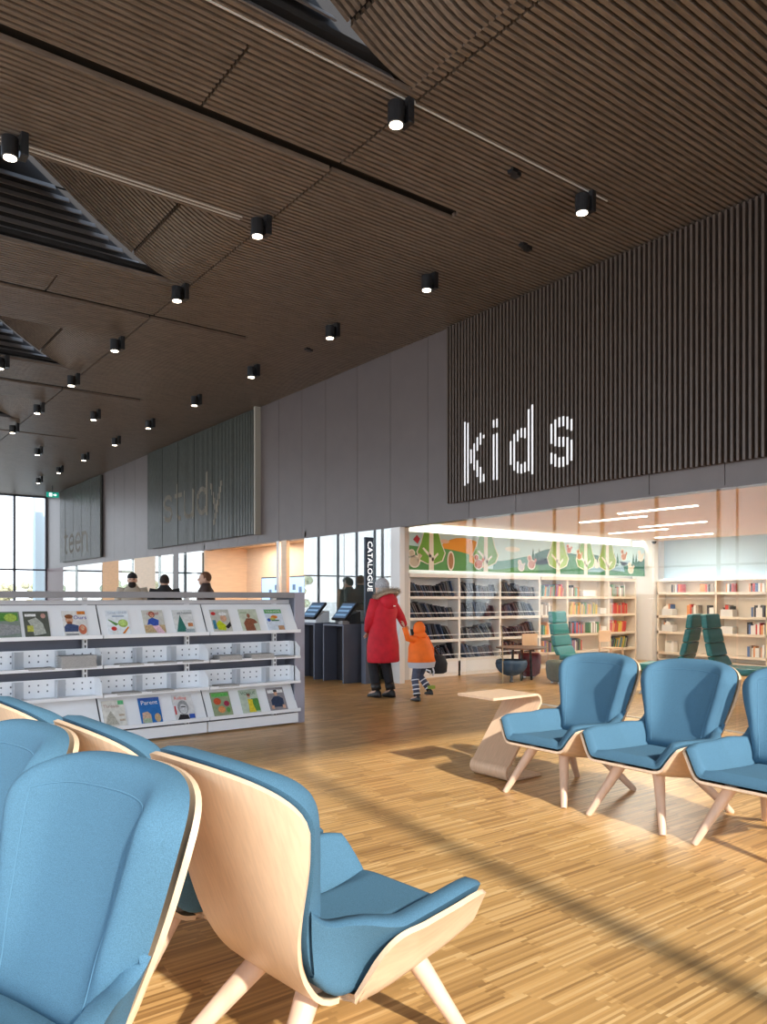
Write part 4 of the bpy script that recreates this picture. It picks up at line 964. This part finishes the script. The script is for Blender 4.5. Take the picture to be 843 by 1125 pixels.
def person(name,loc,yaw,H,label,pose,colours,cat='person'):
    """local frame: facing +x, z up; unit body scaled to H/1.75"""
    r=empty(name,loc,yaw,label,cat); k=H/1.75
    P={k_:Vector(v)*k for k_,v in pose.items()}
    names=['pelvis','waist','chest','neck','headbase']
    V=[];E=[];idx={}
    def add(n,rad): idx[n]=len(V); V.append((P[n],rad*k))
    for n,rd in (('pelvis',.135),('waist',.125),('chest',.150),('neck',.055),('headbase',.055)): add(n,rd)
    for a,b in zip(names[:-1],names[1:]): E.append((idx[a],idx[b]))
    for s in 'lr':
        for n,rd in (('sh',.062),('el',.043),('wr',.028)): add(s+n,rd)
        E+= [(idx['chest'],idx[s+'sh']),(idx[s+'sh'],idx[s+'el']),(idx[s+'el'],idx[s+'wr'])]
        for n,rd in (('hip',.088),('kn',.058),('an',.038),('to',.035)): add(s+n,rd)
        E+= [(idx['pelvis'],idx[s+'hip']),(idx[s+'hip'],idx[s+'kn']),(idx[s+'kn'],idx[s+'an']),(idx[s+'an'],idx[s+'to'])]
    me=skin_mesh(V,E)
    mb=MB(); mb.bm.from_mesh(me)
    hd=P['head']; yawh=pose.get('hyaw',(0,0,0))[2]; MH=Matrix.Rotation(yawh,4,'Z')
    mb.ell(hd,.098*k,.078*k,.118*k,MH,20,14)
    mb.ell(hd+MH@Vector((.055*k,0,-.06*k)),.045*k,.05*k,.05*k,MH)
    mb.ell(hd+MH@Vector((.10*k,0,-.012*k)),.020*k,.013*k,.024*k,MH,8,6)
    for s in (-1,1): mb.ell(hd+MH@Vector((-.005*k,s*.080*k,-.01*k)),.018*k,.010*k,.032*k,MH,8,6)
    mb.ell(hd+MH@Vector((.088*k,0,-.058*k)),.012*k,.026*k,.007*k,MH,8,6)
    for s in 'lr': hand(mb,P[s+'wr'],P[s+'wr']-P[s+'el'],Vector(pose.get(s+'palm',(1,0,0))),k*1.0,pose.get(s+'curl',(.5,0,0))[0])
    mb.build('body',mat('skin_%s'%name,colours.get('skin',(.55,.33,.24)),.55),r,smooth=True)
    em=mat('eye_dark',(.02,.015,.01),.2)
    m=MB()
    for s in (-1,1): m.ell(hd+MH@Vector((.086*k,s*.032*k,.012*k)),.010*k,.013*k,.008*k,MH,8,6)
    m.build('eyes',em,r,smooth=True)
    m=MB()
    for s in (-1,1): m.ell(hd+MH@Vector((.090*k,s*.033*k,.034*k)),.008*k,.020*k,.004*k,MH,8,6)
    m.build('eyebrows',mat('hair_%s'%name,colours.get('hair',(.03,.02,.015)),.8),r,smooth=True)
    # trousers, shoes
    tm=mat('trousers_%s'%name,colours['trousers'],.8,noise=.2,nscale=25)
    m=MB()
    for s in 'lr':
        h,kn,an=P[s+'hip'],P[s+'kn'],P[s+'an']
        m.tube([h+Vector((0,0,.06*k)),h.lerp(kn,.3),kn,kn.lerp(an,.5),an+(kn-an)*.04],[.112*k,.098*k,.078*k,.072*k,.062*k],14)
    m.ell(P['pelvis'],.15*k,.175*k,.15*k)
    m.build('trousers',tm,r,smooth=True)
    for s in 'lr':
        an,to=P[s+'an'],P[s+'to']; d=(to-an); d.z=0; d.normalize(); yw=math.atan2(d.y,d.x); base=min(an.z,to.z)
        M=Matrix.Rotation(yw,4,'Z'); m=MB(); c=an+d*.06*k
        z0=max(an.z-.085*k,0.0)
        for q,(x,hh,ww) in enumerate(((-.075,.075,.04),(-.03,.10,.046),(.03,.085,.048),(.09,.055,.052),(.15,.035,.04))):
            pass
        rings=[[m.bm.verts.new(an.xy.to_3d()+M@Vector((x*k,math.cos(a)*ww*k,0))+Vector((0,0,z0+max(0,math.sin(a))*hh*k))) for a in [2*PI*i/12 for i in range(12)]] for (x,hh,ww) in ((-.085,.03,.02),(-.07,.10,.038),(-.02,.13,.046),(.04,.095,.048),(.10,.065,.052),(.155,.045,.042),(.175,.02,.02))]
        for A,B in zip(rings[:-1],rings[1:]):
            for i in range(12): m.bm.faces.new((A[i],A[(i+1)%12],B[(i+1)%12],B[i]))
        m.bm.faces.new(rings[0]); m.bm.faces.new(rings[-1][::-1])
        m.tube([an+Vector((0,0,.02*k)),an+(P[s+'kn']-an)*(.28 if colours.get('boots') else .06)],.060*k if not colours.get('boots') else .075*k,12)
        m.build('shoe' if not colours.get('boots') else 'boot',mat('shoes_%s'%name,colours.get('shoes',(.015,.015,.018)),.5),r,smooth=True)
    return r,P,k,MH
def coat(r,P,k,m_,rings,sleeves,cuff=.05,nm='coat',fold=0):
    m=MB(); m.loft(rings,28); 
    if fold:
        for v in m.bm.verts:
            a=math.atan2(v.co.y,v.co.x); f=1+fold*math.sin(a*7+v.co.z*9)*.5+fold*math.sin(v.co.z*38)*.4; v.co.x*=f; v.co.y*=f
    o=m.build(nm,m_,r,smooth=True)
    for s in sleeves:
        a,b,c=P[s+'sh'],P[s+'el'],P[s+'wr']
        m=MB(); m.tube([P['chest'].lerp(a,.45)+Vector((0,0,.02*k)),a,a.lerp(b,.5),b,b.lerp(c,.5),c.lerp(b,.06)],[.082*k,.088*k,.076*k,.066*k,.058*k,cuff*k],14); m.build('sleeve',m_,r,smooth=True)
    return o
# woman in the red parka, seen from behind, right arm reaching to the child
pw=dict(pelvis=(0,0,.93),waist=(0,0,1.10),chest=(.0,0,1.30),neck=(.02,0,1.48),headbase=(.03,0,1.55),head=(.035,0,1.635),
  lsh=(0,.19,1.40),lel=(.06,.24,1.13),lwr=(.17,.16,.98), rsh=(0,-.19,1.40),rel=(-.03,-.36,1.19),rwr=(.02,-.50,1.06),
  lhip=(0,.09,.90),lkn=(.13,.09,.50),lan=(.05,.09,.09),lto=(.2,.09,.03), rhip=(0,-.09,.90),rkn=(.02,-.08,.50),ran=(-.08,-.08,.09),rto=(.07,-.09,.03),rpalm=(0,0,-1),rcurl=(.9,0,0))
WL=(6.27,8.32,0); WY=math.radians(100)
r,P,k,MH=person('woman',WL,WY,1.60,'woman in a long red parka with fur trimmed hood, holding a child by the hand',pw,
   dict(skin=(.60,.38,.28),trousers=(.012,.013,.018),shoes=(.012,.012,.012),boots=True,hair=(.35,.30,.25)))
r.name='person'
redm=mat('red_parka',(.60,.012,.03),.75,noise=.12,nscale=12,bump=.3)
coat(r,P,k,redm,[((.0,0,.48),.19,.235,0),((.0,0,.50),.20,.245,0),((.0,0,.70),.195,.24,0),((0,0,.95*k+.05),.165,.21,0),((.0,0,1.05),.15,.20,0),((-.01,0,1.18),.155,.215,0),((-.01,0,1.29),.135,.20,0),((.0,0,1.345),.10,.13,0),((.01,0,1.37),.06,.075,0)],'lr',fold=.03)
# hood: padded pouch on the back of the shoulders with a fur rim
m=MB(); m.ell((-.10,0,1.30),.105,.15,.125); m.build('hood',redm,r,smooth=True)
furm=mat('fur_trim',(.42,.34,.26),.9,noise=.5,nscale=90)
RF=random.Random(9); m=MB()
ring=[Vector((-.07+.12*math.cos(a)*.9,.155*math.sin(a),1.385+.055*math.cos(a+PI)*1.0)) for a in [2*PI*i/40 for i in range(40)]]
m.tube(ring,.032,8,closed=True); m.build('fur_base',furm,r,smooth=True)
m=MB()
for i in range(520):
    p=ring[RF.randrange(40)]; c=Vector((-.07,0,1.37)); d=(p-c).normalized()+Vector((RF.uniform(-.6,.6),RF.uniform(-.6,.6),RF.uniform(-.3,.9))); d.normalize()
    m.tube([p+d*.02,p+d*RF.uniform(.05,.085)],[.0045,.0008],3)
m.build('fur_trim',furm,r)
# knitted hat
m=MB(); hd=P['head']; m.ell(hd+Vector((-.012,0,.03)),.106,.094,.105); 
for v in m.bm.verts:
    if v.co.z<hd.z-.005: v.co.z=hd.z-.005
m.build('knitted_hat',mat('hat_grey',(.42,.42,.44),.9,noise=.4,nscale=60,bump=.6),r,smooth=True)
m=MB(); m.ell(hd+Vector((-.035,0,-.05)),.085,.085,.10); m.build('hair',mat('hair_grey',(.40,.36,.32),.9,noise=.3,nscale=40,stretch=(4,4,1)),r,smooth=True)
m=MB(); m.box(-.212,-.206,-.02,.02,1.235,1.25); m.build('hood_label',white_m,r)
# child in orange jacket
pc=dict(pelvis=(0,0,.86),waist=(.02,0,1.02),chest=(.05,0,1.22),neck=(.07,0,1.40),headbase=(.08,0,1.46),head=(.10,0,1.56),
  lsh=(.05,.19,1.34),lel=(.02,.42,1.36),lwr=(.06,.50,1.62), rsh=(.05,-.19,1.34),rel=(.02,-.36,1.10),rwr=(.12,-.50,.92),
  lhip=(0,.11,.84),lkn=(.06,.15,.46),lan=(-.02,.17,.10),lto=(.16,.17,.04), rhip=(0,-.11,.84),rkn=(.18,-.16,.52),ran=(-.04,-.24,.20),rto=(.10,-.27,.08),lpalm=(0,0,-1),lcurl=(.8,0,0))
r,P,k,MH=person('child',(6.45,7.72,0),math.radians(100),1.06,'small child in a bright orange jacket and striped trousers, held by the hand',pc,
   dict(skin=(.60,.38,.28),trousers=(.07,.08,.13),shoes=(.02,.02,.02),boots=True,hair=(.2,.12,.06)))
r.name='person'
orm=mat('orange_jacket',(.95,.17,.01),.7,noise=.08,nscale=12,bump=.3)
coat(r,P,k,orm,[((.0,0,.50),.14,.19,0),((.0,0,.515),.16,.21,0),((.01,0,.60),.155,.195,0),((.02,0,.70),.14,.175,0),((.03,0,.79),.11,.14,0),((.04,0,.84),.075,.09,0),((.045,0,.86),.05,.055,0)],'lr',.055,'jacket',fold=.04)
m=MB(); m.ell(P['head']+Vector((-.02,0,.0)),.085,.080,.098); 
for v in m.bm.verts:
    if v.co.x>P['head'].x+.035: v.co.x=P['head'].x+.035
m.ell(P['neck']+Vector((-.02,0,.01)),.085,.095,.06); m.build('hood',orm,r,smooth=True)
# grey band of the jacket hem and light reflective trim on the trousers
m=MB(); m.loft([((0,0,.44),.15,.195,0),((0,0,.515),.166,.216,0)],24,cap=False); m.build('jacket_hem',mat('hem_grey',(.50,.52,.58),.7),r,smooth=True)
pl=mat('plaid_white',(.7,.72,.78),.7)
for s in 'lr':
    a,b=P[s+'kn'],P[s+'an']
    for q in (.0,.3,.55,.8):
        c=a.lerp(b,q); MB().cyl(c+(a-b)*.03,c-(a-b)*.03,.050+.004*(1-q),None,14).build('trouser_stripe',pl,r,smooth=True)
m=MB(); m.tube([(-.13,.06,.42),(-.145,.0,.40),(-.13,-.03,.36)],.012,6); m.tube([(-.135,-.07,.43),(-.13,-.10,.38),(-.11,-.10,.33)],.012,6); m.build('reflective_trim',pl,r,smooth=True)
m=MB(); c=P['ran']; m.cyl((c.x-.02,c.y,c.z+.03),(c.x-.02,c.y,c.z+.07),.055); m.build('boot_band',mat('lime',(.30,.38,.05),.7),r)
bp=empty('child_bag',(6.87,7.90,0),math.radians(60),'black soft bag hanging at the right side of the child','bag')
m=MB(); m.loft([((0,0,.32),.07,.10,0),((0,0,.34),.10,.14,0),((0,0,.46),.11,.15,0),((0,0,.56),.08,.11,0),((0,0,.58),.04,.06,0)],18); m.build('bag_body',mat('bag_black',(.02,.02,.025),.8,noise=.3,nscale=20),bp,smooth=True)
MB().tube([(-.0,.06,.56),(-.02,.05,.66),(-.03,.0,.70),(-.02,-.05,.66),(0,-.06,.56)],.008,6).build('strap',mat('bag_black',(0,0,0)),bp,smooth=True)
# three men behind the shelving
def man(loc,yaw,H,label,jm,hairc,hat=None,beard=False,skin=(.55,.33,.24)):
    po=dict(pelvis=(0,0,.95),waist=(0,0,1.12),chest=(.0,0,1.34),neck=(.0,0,1.52),headbase=(.01,0,1.56),head=(.02,0,1.645),
      lsh=(0,.21,1.45),lel=(.0,.27,1.15),lwr=(.16,.20,.98), rsh=(0,-.21,1.45),rel=(.0,-.27,1.15),rwr=(.16,-.20,.98),
      lhip=(0,.1,.92),lkn=(.03,.1,.50),lan=(0,.1,.09),lto=(.15,.12,.03), rhip=(0,-.1,.92),rkn=(.03,-.1,.50),ran=(0,-.1,.09),rto=(.15,-.12,.03))
    r,P,k,MH=person('man',loc,yaw,H,label,po,dict(skin=skin,trousers=(.03,.035,.05),hair=hairc)); r.name='person'
    K=k; coat(r,P,k,jm,[((.0,0,.84*K),.165*K,.20*K,0),((.0,0,.86*K),.17*K,.205*K,0),((0,0,1.1*K),.155*K,.19*K,0),((.0,0,1.3*K),.16*K,.215*K,0),((0,0,1.44*K),.135*K,.21*K,0),((.0,0,1.50*K),.095*K,.13*K,0),((.0,0,1.545*K),.085*K,.09*K,0),((.0,0,1.575*K),.078*K,.082*K,0)],'lr',nm='jacket',fold=.02)
    hm=mat('hair_'+label[:12],hairc,.85,noise=.3,nscale=60); hd=P['head']
    if hat:
        m=MB(); m.ell(hd+Vector((-.005,0,.045*K)),.108*K,.092*K,.10*K)
        for v in m.bm.verts:
            if v.co.z<hd.z+.035*K: v.co.z=hd.z+.035*K
        m.build('knitted_hat',hat,r,smooth=True)
    else:
        m=MB(); m.ell(hd+Vector((-.018,0,.028*K)),.102*K,.086*K,.105*K)
        for v in m.bm.verts:
            if v.co.x>hd.x+.03*K and v.co.z<hd.z+.07*K: v.co.x=hd.x+.03*K
            if v.co.z<hd.z-.05*K: v.co.z=hd.z-.05*K
        m.build('hair',hm,r,smooth=True)
    if beard:
        m=MB(); m.ell(hd+Vector((.055*K,0,-.085*K)),.058*K,.070*K,.066*K); m.build('beard',hm,r,smooth=True)
    return r
man((4.98,14.6,0),math.radians(-112),1.80,'bearded man in a dark knitted hat and beige coat behind the magazine shelving',mat('beige_coat',(.42,.36,.29),.8),(.02,.015,.012),mat('dark_knit',(.02,.02,.025),.9,noise=.3,nscale=80),True)
man((5.36,13.93,0),math.radians(70),1.77,'dark haired person in a black jacket seen from behind the magazine shelving',mat('black_coat',(.014,.013,.016),.8),(.025,.015,.012))
man((5.75,12.95,0),math.radians(160),1.80,'brown haired man in a dark brown jacket, turned to the left',mat('brown_coat',(.05,.028,.025),.8),(.14,.06,.03))
